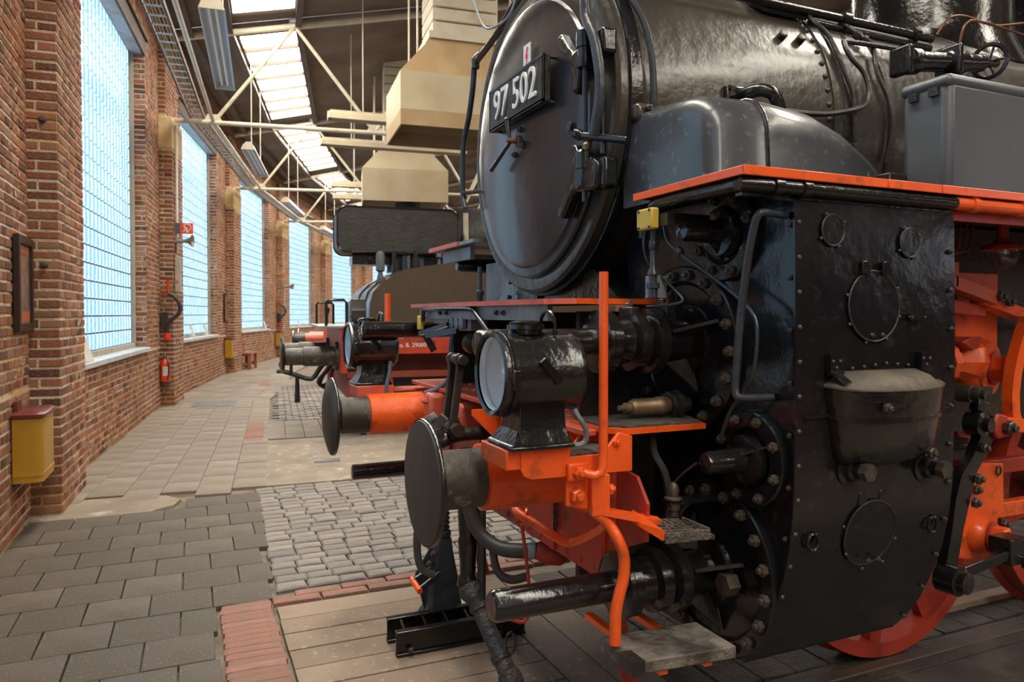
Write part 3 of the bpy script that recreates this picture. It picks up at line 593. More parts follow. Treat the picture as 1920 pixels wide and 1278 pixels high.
# fire-hose sign standing out from the wall, on a white conduit, horn loudspeaker below
k = 2; t = root('fire_sign', pp(2, .5, .05, 3.0), 'red and dark grey fire-hose sign standing out from the pilaster', 'sign')
q = lambda n, s, z: pp(2, s, n, z)
def signbox(n0_, n1_, z0, z1, s, mat, nm, par): m = MB(); pbox(m, 2, s-.012, s+.012, n0_, n1_, z0, z1); return ob(nm, m, mat, par, smooth=0)
signbox(.02, .11, 3.03, 3.22, -.4, 'signgrey', 'mounting_plate', t); b_ = signbox(.11, .32, 3.03, 3.22, -.4, 'signred', 'sign_panel', t)
ob('hose_symbol', MB().tube([pp(2, -.414, .16, 3.06), pp(2, -.414, .19, 3.13), pp(2, -.414, .17, 3.17), pp(2, -.414, .21, 3.20), pp(2, -.414, .27, 3.18), pp(2, -.414, .28, 3.12), pp(2, -.414, .24, 3.08), pp(2, -.414, .22, 3.05)], .009, 5, 3), 'white', b_); ob('handle_symbol', MB().bar(pp(2, -.414, .215, 3.06), pp(2, -.414, .215, 3.14), .012, .02, (1, 0, 0)), 'white', b_)
ob('conduit_pipe', MB().tube([pp(2, -.3, .04, 4.95), pp(2, -.3, .04, 3.2), pp(2, -.3, .04, 2.7)], .022, 8), 'white', label='thin white conduit pipe on the second pilaster above the sign', cat='pipe')
t = root('horn_loudspeaker', pp(2, -.42, .05, 2.88), 'grey horn loudspeaker just below the red fire sign', 'loudspeaker'); ax = (bnor(pang(2))*.97+bdir(pang(2))*-.1).normalized()
ob('horn', MB().lathe(pp(2, -.42, .06, 2.90), ax, [(0, .05), (.07, .045), (.12, .03), (.18, .045), (.23, .08), (.26, .115), (.25, .11), (.2, .05)], 20, False), 'hornmetal', t); ob('bracket', MB().bar(pp(2, -.42, .035, 2.88), pp(2, -.42, .035, 2.70), .03, .03, (1, 0, 0)), 'darksteel', t)
t = root('junction_box', pp(2, -.42, .05, 1.98), 'long pale junction box below the horn loudspeaker', 'electrical box'); m = MB(); pbox(m, 2, -.47, -.36, .025, .12, 2.0, 2.62); ob('casing', m, 'jamb', t, smooth=0, bevel=.01); m = MB(); pbox(m, 2, -.475, -.46, .04, .08, 2.15, 2.2); ob('red_button', m, 'signred', t)
t = root('horn_loudspeaker', pp(4, -.42, .05, 2.6), 'distant small horn loudspeaker beside the fourth window', 'loudspeaker'); ob('horn', MB().lathe(pp(4, -.42, .08, 2.64), bnor(pang(4)), [(0, .06), (.1, .04), (.2, .06), (.3, .12), (.29, .11)], 12, False), 'hornmetal', t); ob('bracket', MB().bar(pp(4, -.42, .05, 2.62), pp(4, -.42, .05, 1.7), .05, .04, (1, 0, 0)), 'steelgrey', t)
# small bins, frame and bench farther along
def smallbin(k, nm):
    t = root('wall_bin', bp(k-1, LB-.62, -.12, .42), nm, 'waste bin'); m = MB(); wbox(m, k-1, LB-.95, LB-.6, -.225, -.02, .42, .93); ob('bin_body', m, 'ochre', t, bevel=.03, seg=3); m = MB(); wbox(m, k-1, LB-.97, LB-.58, -.225, 0, .93, .97); ob('lid', m, 'oxred', t, bevel=.01)
smallbin(3, 'small yellow waste bin beside the third pilaster'); smallbin(4, 'distant yellow waste bin below the far hose arm')
t = root('framed_notice', bp(2, LB-.9, -.22, 1.3), 'narrow dark framed notice above the small yellow bin', 'notice'); m = MB(); wbox(m, 2, LB-1.0, LB-.62, -.225, -.19, 1.4, 2.15); ob('frame', m, 'framewood', t, smooth=0); m = MB(); wbox(m, 2, LB-.96, LB-.66, -.225, -.185, 1.45, 2.1); ob('print', m, 'posterart', t, smooth=0)
t = root('wooden_bench', bp(3, .85, .12, 0), 'small brown wooden bench beside the third pilaster', 'bench'); s0, s1, q0, q1 = .62, 1.5, -.17, .22
def bx3(nm, a, b, c, d_, e, f): m = MB(); wbox(m, 3, a, b, c, d_, e, f); ob(nm, m, 'benchwood', t, smooth=0, bevel=.005)
bx3('seat', s0, s1, q0, q1, .44, .49)
for a in (s0+.03, s1-.11):
    for c in (q0+.03, q1-.10): bx3('leg', a, a+.08, c, c+.08, 0, .44)
    bx3('stretcher', a+.02, a+.06, q0+.1, q1-.1, .12, .18)
bx3('rail', s0+.1, s1-.1, q0+.05, q0+.08, .36, .43); bx3('backrest', s0, s1, q0, q0+.03, .7, .85); bx3('back_post', s0+.05, s0+.1, q0, q0+.03, .49, .7)
# ================================================================ the big rack locomotive (axis along X at Y = 3.15)
YC, ZC = 3.15, 2.46
loco = root('steam_locomotive', (2.6, YC, 0), 'large black steam locomotive with orange buffer beam and number plate 97 502', 'locomotive')
XA = (1, 0, 0)
def part(nm, mb, mat, par=None, **k): return ob(nm, mb, mat, par or loco, **k)
def lx(nm, x, y, z, prof, mat, par=None, n=40, **k): return part(nm, MB().lathe((x, y, z), XA, prof, n), mat, par, **k)
def tb(nm, pts, r, mat, par=None, sm=4, n=8): return part(nm, MB().tube(pts, r, n, sm), mat, par)
def cyp(x, ang, r): return (x, YC-r*math.cos(R(ang)), ZC+r*math.sin(R(ang)))
# ---- smokebox and boiler
sb = lx('smokebox', 0, YC, ZC, [(1.515, .60), (1.500, .62), (1.498, .735), (1.512, .75), (2.62, .75)], 'smokebox', n=96)
lx('front_rim', 0, YC, ZC, [(1.545, .752), (1.55, .764), (1.60, .764), (1.605, .752)], 'black', sb, n=96)
bl = lx('boiler', 0, YC, ZC, [(2.60, .757), (6.8, .757)], 'smokebox', n=96)
for x, w_ in ((2.655, .05), (2.93, .045), (3.75, .05), (4.8, .05), (5.9, .05)): lx('boiler_band', 0, YC, ZC, [(x, .757), (x+.003, .764), (x+w_-.003, .764), (x+w_, .757)], 'blackmatte', bl, n=96)
bolts(sb, [cyp(2.575, a, .752) for a in range(-25, 66, 5)], (0, -1, .2), .013, 'boltblack', 'rivet')
for a, x in ((28.2, 2.377), (28.1, 2.481)): part('plug', MB().lathe(cyp(x, a, .74), V(cyp(0, a, 1))-V(cyp(0, a, 0)), [(0, .02), (.035, .02), (.04, .014)], 12), 'blackmatte', sb)
# ---- smokebox door
ZD = 2.435
door = lx('smokebox_door', 0, YC, ZD, [(1.51, .655), (1.485, .655), (1.478, .645), (1.476, .61), (1.462, .60), (1.458, .585), (1.448, .52), (1.432, .40), (1.417, .26), (1.408, .12), (1.405, .001)], 'doorblack', n=96, smooth=30)
part('hub', MB().lathe((1.345, 3.11, 2.405), XA, [(0, .010), (.02, .012), (.05, .012), (.052, .026), (.085, .028)], 14), 'rust', door)
part('handle', MB().cyl((1.36, 3.11, 2.405), (1.355, 3.128, 2.50), .0085, .012, 10).lathe((1.355, 3.128, 2.495), (0, .12, 1), [(0, .012), (.010, .015), (.02, .008)], 10), 'blackmatte', door)
part('handle', MB().cyl((1.36, 3.11, 2.395), (1.36, 3.335, 2.31), .0085, .011, 10), 'blackmatte', door)
bolts(door, [(1.407, 3.09, 2.455), (1.407, 3.06, 2.375), (1.407, 3.15, 2.352)], (-1, 0, 0), .014, 'boltblack')
part('plug', MB().lathe((1.432, 2.67, 2.375), (-1, 0, 0), [(0, .02), (.004, .019), (.004, .016)], 14), 'doorblack', door)
npl = part('number_plate', MB().box(1.366, 1.402, 2.775, 3.375, 2.50, 2.70), 'blackmatte', door, bevel=.004, label='black number plate with raised white figures 97 502')
part('plate_rim', MB().box(1.3635, 1.3665, 2.775, 3.375, 2.688, 2.70).box(1.366, 1.374, 2.775, 3.375, 2.50, 2.512).box(1.366, 1.374, 2.775, 2.787, 2.50, 2.70).box(1.366, 1.374, 3.363, 3.375, 2.50, 2.70), 'doorblack', door, smooth=0)
for y, z in ((2.80, 2.505), (2.80, 2.695), (3.35, 2.505), (3.35, 2.695)): part('plate_stay', MB().cyl((1.39, y, z), (1.44, y, z), .008, n=8), 'blackmatte', door)
bolts(door, [(1.37, 2.795, 2.525), (1.37, 3.355, 2.675), (1.37, 2.795, 2.675), (1.37, 3.355, 2.525)], (-1, 0, 0), .007, 'boltblack', 'rivet')
tm = textmesh('97 502', .195, .006, 1.02); tm.materials.clear(); tm.materials.append(MATS['white'])
o = inst('figures', tm, (1.364, 3.07, 2.598), door, Matrix(((0, 0, -1), (-1, 0, 0), (0, 1, 0))).to_quaternion(), (.86, 1, 1))
sg = part('warning_sign', MB().box(1.404, 1.408, 2.985, 3.055, 2.70, 2.82), 'white', door, smooth=0)
part('lightning_bolt', MB().prism([(1.402, y, z) for y, z in ((3.015, 2.81), (3.035, 2.76), (3.02, 2.76), (3.03, 2.715), (3.005, 2.77), (3.018, 2.772), (3.004, 2.80))], (.002, 0, 0)), 'lightningred', door, smooth=0)
# hinges on the near side
for nm, poly in (('hinge', [(2.755, 2.755), (2.715, 2.768), (2.665, 2.70), (2.61, 2.655), (2.545, 2.668), (2.515, 2.62), (2.56, 2.585), (2.575, 2.50), (2.61, 2.485), (2.635, 2.52), (2.62, 2.60), (2.67, 2.655), (2.735, 2.715)]),
                 ('hinge', [(2.635, 2.285), (2.60, 2.29), (2.57, 2.235), (2.53, 2.205), (2.47, 2.215), (2.42, 2.185), (2.44, 2.085), (2.55, 2.09), (2.61, 2.10), (2.71, 2.00), (2.755, 2.025), (2.665, 2.13), (2.615, 2.20)])):
    h = part(nm, MB().prism([(1.415, y, z) for y, z in poly], (.05, 0, 0)), 'black', door, bevel=.012)
for z0, z1 in ((2.57, 2.72), (2.10, 2.25)): part('hinge_knuckle', MB().lathe((1.43, 2.535, z0), (0, 0, 1), [(0, .03), (.01, .036), (.04, .036), (.042, .030), (.075, .030), (.077, .036), (z1-z0-.01, .036), (z1-z0, .028)], 16), 'black', door)
part('hinge_lug', MB().box(1.44, 1.51, 2.42, 2.50, 2.60, 2.70).box(1.44, 1.51, 2.41, 2.49, 2.09, 2.21), 'black', door, bevel=.015)
part('hinge_rod', MB().cyl((1.43, 2.535, 2.05), (1.43, 2.535, 2.75), .011, n=10), 'bluesteel', door)
part('brass_cock', MB().lathe((1.43, 2.525, 2.25), (0, 0, 1), [(0, .012), (.02, .015), (.03, .008)], 8), 'brass', door)
# rails and pipes around the smokebox front
rl = tb('front_rail', [(1.46, 2.55, 3.02), (1.44, 2.71, 3.02), (1.43, 2.88, 3.03), (1.43, 3.03, 3.09), (1.43, 3.2, 3.08), (1.43, 3.39, 3.02), (1.43, 3.70, 2.965)], .017, 'black')
part('front_rail', MB().tube([(1.43, 3.64, 2.985), (1.43, 3.73, 2.985), (1.43, 3.745, 2.96), (1.43, 3.77, 2.84), (1.43, 3.83, 2.70), (1.43, 3.92, 2.55), (1.43, 3.93, 2.30), (1.43, 3.89, 2.20)], .016, 10, 4), 'bluesteel')
part('rail_stay', MB().cyl((1.43, 3.915, 2.29), (1.50, 3.64, 2.27), .012, n=8), 'bluesteel'); part('rail_collar', MB().lathe((1.43, 3.73, 2.93), (0, 0, 1), [(0, .022), (.05, .022)], 10), 'bluesteel')
tb('vent_pipe', [(1.42, 2.517, 3.05), (1.42, 2.517, 2.80), (1.42, 2.50, 2.74), (1.42, 2.448, 2.655), (1.42, 2.405, 2.506), (1.42, 2.41, 2.40), (1.42, 2.45, 2.29)], .021, 'bluesteel', n=10)
tb('vent_pipe', [(1.455, 2.46, 2.62), (1.455, 2.445, 2.48), (1.455, 2.44, 2.22)], .012, 'black')
part('latch_pin', MB().cyl((1.40, 2.51, 2.30), (1.50, 2.34, 2.255), .015, n=10).lathe((1.40, 2.51, 2.30), (-.1, .1, .05), [(-.01, .015), (.01, .024), (.03, .02)], 10), 'black')
tb('smokebox_pipe', [cyp(1.56, 45, .785), cyp(1.59, 29.6, .785), cyp(1.623, 20, .785), cyp(1.632, 8, .785), cyp(1.635, -6, .785), cyp(1.636, -20, .79), (1.64, 2.46, 2.06), (1.63, 2.44, 1.98), (1.62, 2.42, 1.90)], .013, 'bluesteel')
tb('white_cable', [(1.30, 3.42, 3.15), (1.33, 3.36, 3.01), (1.36, 3.28, 2.985), (1.38, 3.15, 3.00), (1.40, 3.08, 3.12)], .006, 'greypipe')
# saddle, cylinder block between the frames under the smokebox
part('saddle', MB().loft([[(1.58, 2.5, 1.66), (2.5, 2.5, 1.66), (2.5, 3.8, 1.66), (1.58, 3.8, 1.66)], [(1.58, 2.72, 1.80), (2.5, 2.72, 1.80), (2.5, 3.58, 1.80), (1.58, 3.58, 1.80)]]), 'black')
sp = part('saddle_plate', MB().box(1.60, 1.63, 3.42, 4.0, 1.66, 1.90), 'plategrey'); bolts(sp, [(1.60, y, z) for y, z in ((3.62, 1.70), (3.60, 1.78), (3.52, 1.82), (3.66, 1.86), (3.5, 1.72))], (-1, 0, 0), .022, 'boltblack')
lx('exhaust_flange', 1.56, 3.35, 1.72, [(0, .12), (.05, .13), (.06, .09)], 'black', sp)
# side pipes on the boiler
tb('boiler_pipe', [cyp(2.60, 40, .785), cyp(2.606, 34.8, .79), cyp(2.644, 30.7, .785), cyp(2.655, 22.7, .78), cyp(2.668, 15, .78), cyp(2.691, 8, .78), cyp(2.70, -6.7, .78)], .011, 'blackmatte', bl)
tb('boiler_pipe', [cyp(3.25, 30, .80), cyp(3.095, 29.5, .80), cyp(2.746, 28, .80), cyp(2.699, 26.5, .80), cyp(2.707, 21, .80), cyp(2.76, 16, .80), cyp(2.768, 9.4, .80), cyp(2.725, 4.5, .80), cyp(2.58, 1.3, .80), cyp(2.438, -.2, .795), cyp(2.25, -.4, .79), cyp(2.10, 0, .78)], .012, 'blackmatte', bl)
tb('boiler_pipe', [cyp(2.78, 45, .78), cyp(2.82, 39.6, .785), cyp(2.865, 32.9, .79), cyp(2.908, 29.9, .79), cyp(2.876, 18.8, .78), cyp(2.915, 7.9, .78), cyp(2.928, -1.7, .78), cyp(2.907, -12, .78)], .010, 'blackmatte', bl)
part('union_nut', MB().lathe(cyp(2.84, 35, .785), V(cyp(2.9, 31, .79))-V(cyp(2.84, 35, .785)), [(0, .015), (.01, .02), (.03, .02), (.032, .014), (.045, .014), (.047, .02), (.065, .02), (.07, .012)], 6), 'blackmatte', bl)
part('hand_rail', MB().cyl((1.65, 2.55, 2.99), (3.42, 2.55, 2.985), .02, n=12), 'black'); part('hand_rail', MB().cyl((2.62, 2.56, 2.945), (3.42, 2.56, 2.94), .018, n=10), 'black')
for x in (2.83, 3.3): part('rail_bracket', MB().bar((x, 2.55, 2.99), (x+.01, 2.60, 2.87), .03, .03).lathe((x-.02, 2.55, 2.99), XA, [(0, .03), (.04, .03)], 12), 'black')
part('boiler_bracket', MB().prism([cyp(2.31, 52, .765), cyp(2.31, 44, .765), cyp(2.36, 40, .765), cyp(2.60, 40, .765), cyp(2.60, 52, .765)], (0, -.012, .012)), 'blackmatte'); bolts(loco, [cyp(2.38, 42, .78), cyp(2.54, 41.5, .78)], (0, -.8, .6), .016, 'boltblack')
el = part('steam_elbow', MB().tube([cyp(2.05, 2, .75), (2.045, 2.31, 2.487), (2.08, 2.265, 2.49), (2.125, 2.25, 2.465), (2.155, 2.25, 2.39), (2.165, 2.25, 2.30)], .026, 14, 4), 'black')
fl = part('elbow_flange', MB().obox(cyp(2.05, 2, .76), (1, 0, 0), (0, .05, 1), (0, 1, 0), .055, .05, .012), 'black', bevel=.008); bolts(fl, [(2.01, 2.38, 2.525), (2.09, 2.38, 2.525), (2.01, 2.38, 2.45), (2.09, 2.38, 2.45)], (0, -1, 0), .011, 'boltblack')
# domes on top of the boiler
for x, r in ((4.2, .44), (5.35, .46)):
    dm = part('steam_dome', MB().lathe((x, YC, 3.0), (0, 0, 1), [(0, r+.1), (.18, r+.02), (.25, r), (.95, r), (1.1, r-.1), (1.16, .05)], 48), 'black')
ws = part('warning_sign', MB().obox((4.08, 2.705, 3.56), (1, 0, 0), (0, 1, 0), (0, 0, 1), .045, .004, .06), 'white', smooth=0); part('lightning_bolt', MB().prism([(4.09, 2.70, 3.61), (4.07, 2.70, 3.56), (4.085, 2.70, 3.56), (4.07, 2.70, 3.51), (4.10, 2.70, 3.565), (4.085, 2.70, 3.565), (4.10, 2.70, 3.60)], (0, -.001, 0)), 'lightningred', ws, smooth=0)
tb('copper_pipe', [(3.55, 2.62, 3.05), (3.62, 2.60, 3.14), (3.75, 2.6, 3.17), (4.0, 2.62, 3.17), (4.25, 2.62, 3.22)], .006, 'copper'); tb('copper_pipe', [(3.7, 2.60, 3.02), (3.72, 2.58, 3.12), (3.85, 2.58, 3.15), (4.3, 2.6, 3.14)], .006, 'copper')
# ---- outside steam pipe cover: swelling hood between smokebox and running board
rings = []
for x, zt, yn, bl_ in ((1.56, 2.30, 2.02, .0), (1.575, 2.345, 1.985, .02), (1.62, 2.365, 1.96, .04), (1.85, 2.365, 1.94, .06), (2.05, 2.345, 1.94, .08), (2.20, 2.30, 1.95, .1), (2.35, 2.235, 1.97, .1), (2.50, 2.14, 2.0, .08), (2.60, 2.04, 2.03, .05)):
    r = [(x, 2.46, zt+.02), (x, 2.36, zt+.02)]
    for i in range(1, 8): a = PI/2*i/7; r.append((x, yn+.14-.14*math.sin(a), zt-.14+.14*math.cos(a)) if i else 0)
    zb = min(2.03, zt-.16); r += [(x, yn-.012, max(zb, 2.03)-.0), (x, yn-.015, 2.02), (x, 2.46, 2.02)]; rings.append(r)
cv = part('steam_pipe_cover', MB().loft(rings), 'coverblue', smooth=50)
part('cover_seam', MB().tube([(1.80, p[1]-.002, p[2]+.002) for p in rings[3][1:-2]], .004, 6), 'black', cv)
cov2 = part('cover_flange', MB().obox((1.64, 2.385, 2.375), (1, 0, 0), (0, 1, 0), (0, 0, 1), .09, .03, .035), 'smokebox', cv, bevel=.02); bolts(cv, [(1.60, 2.35, 2.385), (1.74, 2.35, 2.395)], (0, -1, .4), .014, 'boltblack')
# ---- running board
rb = part('running_board', MB().box(1.455, 2.02, 1.66, 2.22, 2.015, 2.03).box(2.025, 2.27, 1.66, 2.46, 2.015, 2.03).box(2.275, 6.5, 1.66, 2.46, 2.015, 2.03), 'blackmatte', smooth=0)
part('board_edge', MB().box(1.447, 1.457, 1.652, 2.22, 2.008, 2.034), 'orange', rb, bevel=.002)
for x0, x1 in ((1.447, 2.018), (2.026, 2.268), (2.276, 6.5)): part('board_edge', MB().box(x0, x1, 1.648, 1.658, 2.006, 2.034), 'orange', rb, bevel=.002)
part('board_edge', MB().box(1.447, 1.457, 4.08, 4.62, 2.008, 2.034).box(1.447, 3, 4.62, 4.63, 2.008, 2.034), 'pinkred', rb, smooth=0); part('far_board', MB().box(1.455, 6.5, 3.84, 4.63, 2.01, 2.03).box(1.5, 1.53, 4.0, 4.5, 1.93, 2.0), 'plategrey', rb, smooth=0)
part('board_angle', MB().box(1.475, 2.4, 1.69, 1.72, 1.955, 2.012), 'black', rb)
part('rail_pipe', MB().tube([(1.47, 2.124, 1.90), (1.47, 2.124, 1.965), (1.47, 2.09, 1.985), (1.47, 1.75, 1.985), (1.48, 1.70, 1.985), (1.53, 1.675, 1.985), (2.36, 1.672, 1.982)], .021, 12, 3), 'black', rb)
part('rail_pipe', MB().cyl((2.36, 1.672, 1.982), (6.4, 1.672, 1.975), .022, n=12), 'orange', rb)
for x in (1.57, 1.68): part('pipe_collar', MB().lathe((x, 1.674, 1.985), XA, [(0, .027), (.03, .027)], 12), 'black', rb)
for x in (2.44, 2.70): part('pipe_collar', MB().lathe((x, 1.674, 1.982), XA, [(0, .028), (.03, .028)], 12), 'orange', rb)
part('valance', MB().box(2.345, 6.4, 1.70, 1.715, 1.93, 1.985), 'red', rb, smooth=0)
# ---- side tank, valve with hand wheel
tk = part('side_box', MB().box(2.447, 3.25, 1.755, 1.945, 2.03, 2.44), 'greytank', bevel=.03, seg=3, label='dark grey sheet-metal box on the running board'); part('box_lid', MB().box(2.440, 3.26, 1.749, 1.952, 2.41, 2.458), 'greytank', tk, bevel=.022, seg=3)
for y in (1.79, 1.87): part('lid_clasp', MB().box(2.432, 2.446, y, y+.035, 2.385, 2.415), 'blackmatte', tk)
part('wood_block', MB().box(2.36, 2.47, 1.92, 2.06, 2.03, 2.13), 'blackmatte', bevel=.006)
vv = part('valve_body', MB().lathe((2.52, 2.0, 2.58), (1, 0, .12), [(0, .03), (.03, .05), (.035, .05), (.07, .05), (.075, .038), (.25, .038), (.26, .05), (.33, .05), (.34, .035), (.46, .035), (.47, .02), (.56, .016)], 16), 'black')
part('valve_flange', MB().box(2.50, 2.535, 1.955, 2.045, 2.525, 2.635).box(2.77, 2.80, 1.945, 2.055, 2.555, 2.675).box(2.6, 2.95, 1.96, 2.04, 2.47, 2.50), 'black', vv, bevel=.01); part('valve_stud', MB().cyl((2.60, 1.98, 2.47), (2.60, 1.98, 2.42), .03), 'black', vv)
hw = part('hand_wheel', MB().tube([(3.03+.062*math.cos(a)*.35, 2.0-.062*math.cos(a)*.94, 2.65+.068*math.sin(a)) for a in [i*2*PI/20 for i in range(21)]], .009, 8), 'black', vv)
for i in range(5): a = i*2*PI/5; part('spoke', MB().cyl((3.03, 2.0, 2.65), (3.03+.06*math.cos(a)*.35, 2.0-.06*math.cos(a)*.94, 2.65+.066*math.sin(a)), .005, n=6), 'black', hw if 0 else vv)
tb('feed_pipe', [(2.9, 2.0, 2.55), (3.0, 2.0, 2.52), (3.1, 1.98, 2.49), (3.4, 1.98, 2.47)], .014, 'bluesteel', vv); tb('feed_pipe', [(3.05, 2.1, 2.62), (3.3, 2.1, 2.60), (3.8, 2.1, 2.55)], .02, 'bluesteel', vv)
# ---- cylinder casing
prof = [(2.005, 1.70), (1.90, 1.688), (1.5, 1.68), (1.25, 1.68), (1.05, 1.682), (.92, 1.695), (.80, 1.72), (.70, 1.755), (.60, 1.80), (.52, 1.85), (.46, 1.90)]
cs = part('cylinder_casing', MB().loft([[(x, y, z) for x in (1.675,)+tuple(1.675+.70*i/10 for i in range(1, 11))] for z, y in prof], close=False, cap=False), 'casing', smooth=60, label='tall glossy black sheet-metal cylinder casing with riveted edges')
def cY(z):
    for (z1, y1), (z0, y0) in zip(prof, prof[1:]):
        if z0 <= z <= z1: return y0+(y1-y0)*(z-z0)/(z1-z0)
    return prof[-1][1]
part('front_plate', MB().prism([(1.68, y, z) for z, y in prof]+[(1.68, 2.55, .46), (1.68, 2.62, 2.005)], (.012, 0, 0)), 'casing', cs)
part('end_plate', MB().prism([(2.375, y, z) for z, y in prof]+[(2.375, 2.35, .46), (2.375, 2.35, 2.005)], (.012, 0, 0)), 'casing', cs)
part('bottom_plate', MB().box(1.68, 2.38, 1.90, 2.5, .455, .465), 'casing', cs)
part('corner_strip', MB().loft([[(1.668, y-.006, z), (1.70, y-.006, z), (1.70, y+.002, z), (1.668, y+.002, z)] for z, y in prof]), 'casing', cs, smooth=60)
part('seam_strip', MB().box(1.70, 2.375, 1.670, 1.678, 1.292, 1.302), 'casing', cs)
bolts(cs, [(1.684, cY(z)-.006, z) for z in [.52+.105*i for i in range(14)]], (0, -1, 0), .0085, 'boltblack', 'rivet'); bolts(cs, [(2.36, cY(z)-.002, z) for z in [.52+.13*i for i in range(11)]], (0, -1, 0), .009, 'boltblack')
bolts(cs, [(1.676, cY(z)+.02, z) for z in [.60+.16*i for i in range(9)]], (-1, 0, 0), .009, 'boltblack')
def disc(nm, x, z, rx, rz_, mat='casing', rim=.006, par=None, nb=6, hinge=False):
    y = cY(z)-.001; pts = [(x+rx*math.cos(a), cY(z+rz_*math.sin(a))-.003, z+rz_*math.sin(a)) for a in [i*2*PI/28 for i in range(28)]]
    c = part(nm, MB().prism(pts[::-1], (0, -.005, 0)), mat, cs); part('rim', MB().tube([(p[0], p[1]-.004, p[2]) for p in pts+pts[:1]], .0035, 6), 'blackmatte', c)
    bolts(c, [(x+(rx+.008)*math.cos(a), cY(z)-.006, z+(rz_+.008)*math.sin(a)) for a in [i*2*PI/nb+.5 for i in range(nb)]], (0, -1, 0), .006, 'boltblack', 'rivet')
    if hinge:
        for s in (-.4, .4): part('hinge', MB().box(x+s*rx-.018, x+s*rx+.018, y-.016, y-.004, z+rz_-.012, z+rz_+.03), 'casing', c, bevel=.003)
        bolts(c, [(x+.3*rx, y-.006, z-rz_+.02), (x-.1*rx, y-.006, z-rz_+.02)], (0, -1, 0), .008, 'boltmetal')
    return c
disc('inspection_cover', 1.822, 1.868, .046, .048, nb=4); disc('inspection_cover', 2.161, 1.842, .045, .047, nb=4); disc('inspection_hatch', 1.997, 1.635, .112, .112, nb=8, hinge=True); disc('inspection_hatch', 2.007, .905, .112, .108, nb=8, hinge=True)
for x, z in ((1.755, .908), (2.295, .90)):
    part('eye_ring', MB().tube([(x+.022*math.cos(a), cY(z)-.012, z+.026*math.sin(a)) for a in [i*2*PI/12 for i in range(13)]], .006, 6), 'black', cs)
part('latch', MB().bar((2.15, 1.67, 1.60), (2.22, 1.67, 1.605), .012, .02), 'black', cs); bolts(cs, [(2.155, 1.672, 1.60), (2.215, 1.672, 1.60)], (0, -1, 0), .008, 'boltmetal')
# bulging pocket with a hinged lid
def pocket(z, f, dy, x0=1.787, x1=2.272):
    c, h = (x0+x1)/2, (x1-x0)/2*f; return [(c+h*math.cos(a), cY(z)-.002-dy*max(0, math.sin(a))**.6, z-.012*math.sin(a)) for a in [PI*i/16 for i in range(17)]]+[(c-h, cY(z)+.02, z), (c+h, cY(z)+.02, z)]
pk = part('oil_pocket', MB().loft([pocket(1.14, .72, .02), pocket(1.165, .80, .07), pocket(1.20, .86, .088), pocket(1.292, .93, .098)]), 'black', cs, smooth=50); part('pocket_band', MB().loft([pocket(1.288, .945, .103), pocket(1.300, .945, .103)]), 'black', cs)
part('pocket_upper', MB().loft([pocket(1.300, .935, .097), pocket(1.375, .985, .102), pocket(1.385, .99, .103)]), 'black', cs, smooth=50)
lidr = pocket(1.385, 1.0, .106); c_ = (2.03, 1.66, 1.425)
part('pocket_lid', MB().loft([lidr, [(p[0], p[1], p[2]+.006) for p in lidr], [((p[0]-2.03)*.86+2.03, 1.672-(1.672-p[1])*.6, 1.411+.002) for p in lidr], [((p[0]-2.03)*.62+2.03, 1.674-(1.674-p[1])*.15, 1.432) for p in lidr]]), 'lidmetal', cs, smooth=50)
for x in (1.815, 2.215): part('lid_hinge', MB().box(x-.025, x+.025, 1.655, 1.678, 1.432, 1.485).lathe((x-.028, 1.66, 1.43), XA, [(0, .009), (.056, .009)], 8).bar((x, 1.66, 1.43), (x+.01*(1 if x < 2 else 1), 1.62, 1.40), .04, .008), 'casing', cs); bolts(cs, [(x-.015, 1.655, 1.465), (x+.015, 1.655, 1.465), (x, 1.655, 1.445)], (0, -1, 0), .006, 'boltblack', 'rivet')
bolts(cs, [(1.93, 1.574, 1.325)], (0, -1, 0), .016, 'boltblack'); bolts(cs, [(1.90+.05*i, 1.672, 1.452-.004*abs(i-3)) for i in range(7)], (0, -1, 0), .006, 'boltblack', 'rivet')
bolts(cs, [(2.16, 1.60, 1.17)], (0, -1, 0), .018, 'boltblack')
for x, z in ((1.90, 1.125), (2.245, 1.105)):
    part('drain_plug', MB().lathe((x, 1.682, z), (0, -1, 0), [(0, .055), (.006, .055), (.01, .04), (.03, .036), (.034, .026), (.06, .024)], 20), 'black', cs); part('plug_head', MB().lathe((x, 1.625, z), (0, -1, 0), [(0, .03), (.025, .028)], 6), 'boltblack', cs)
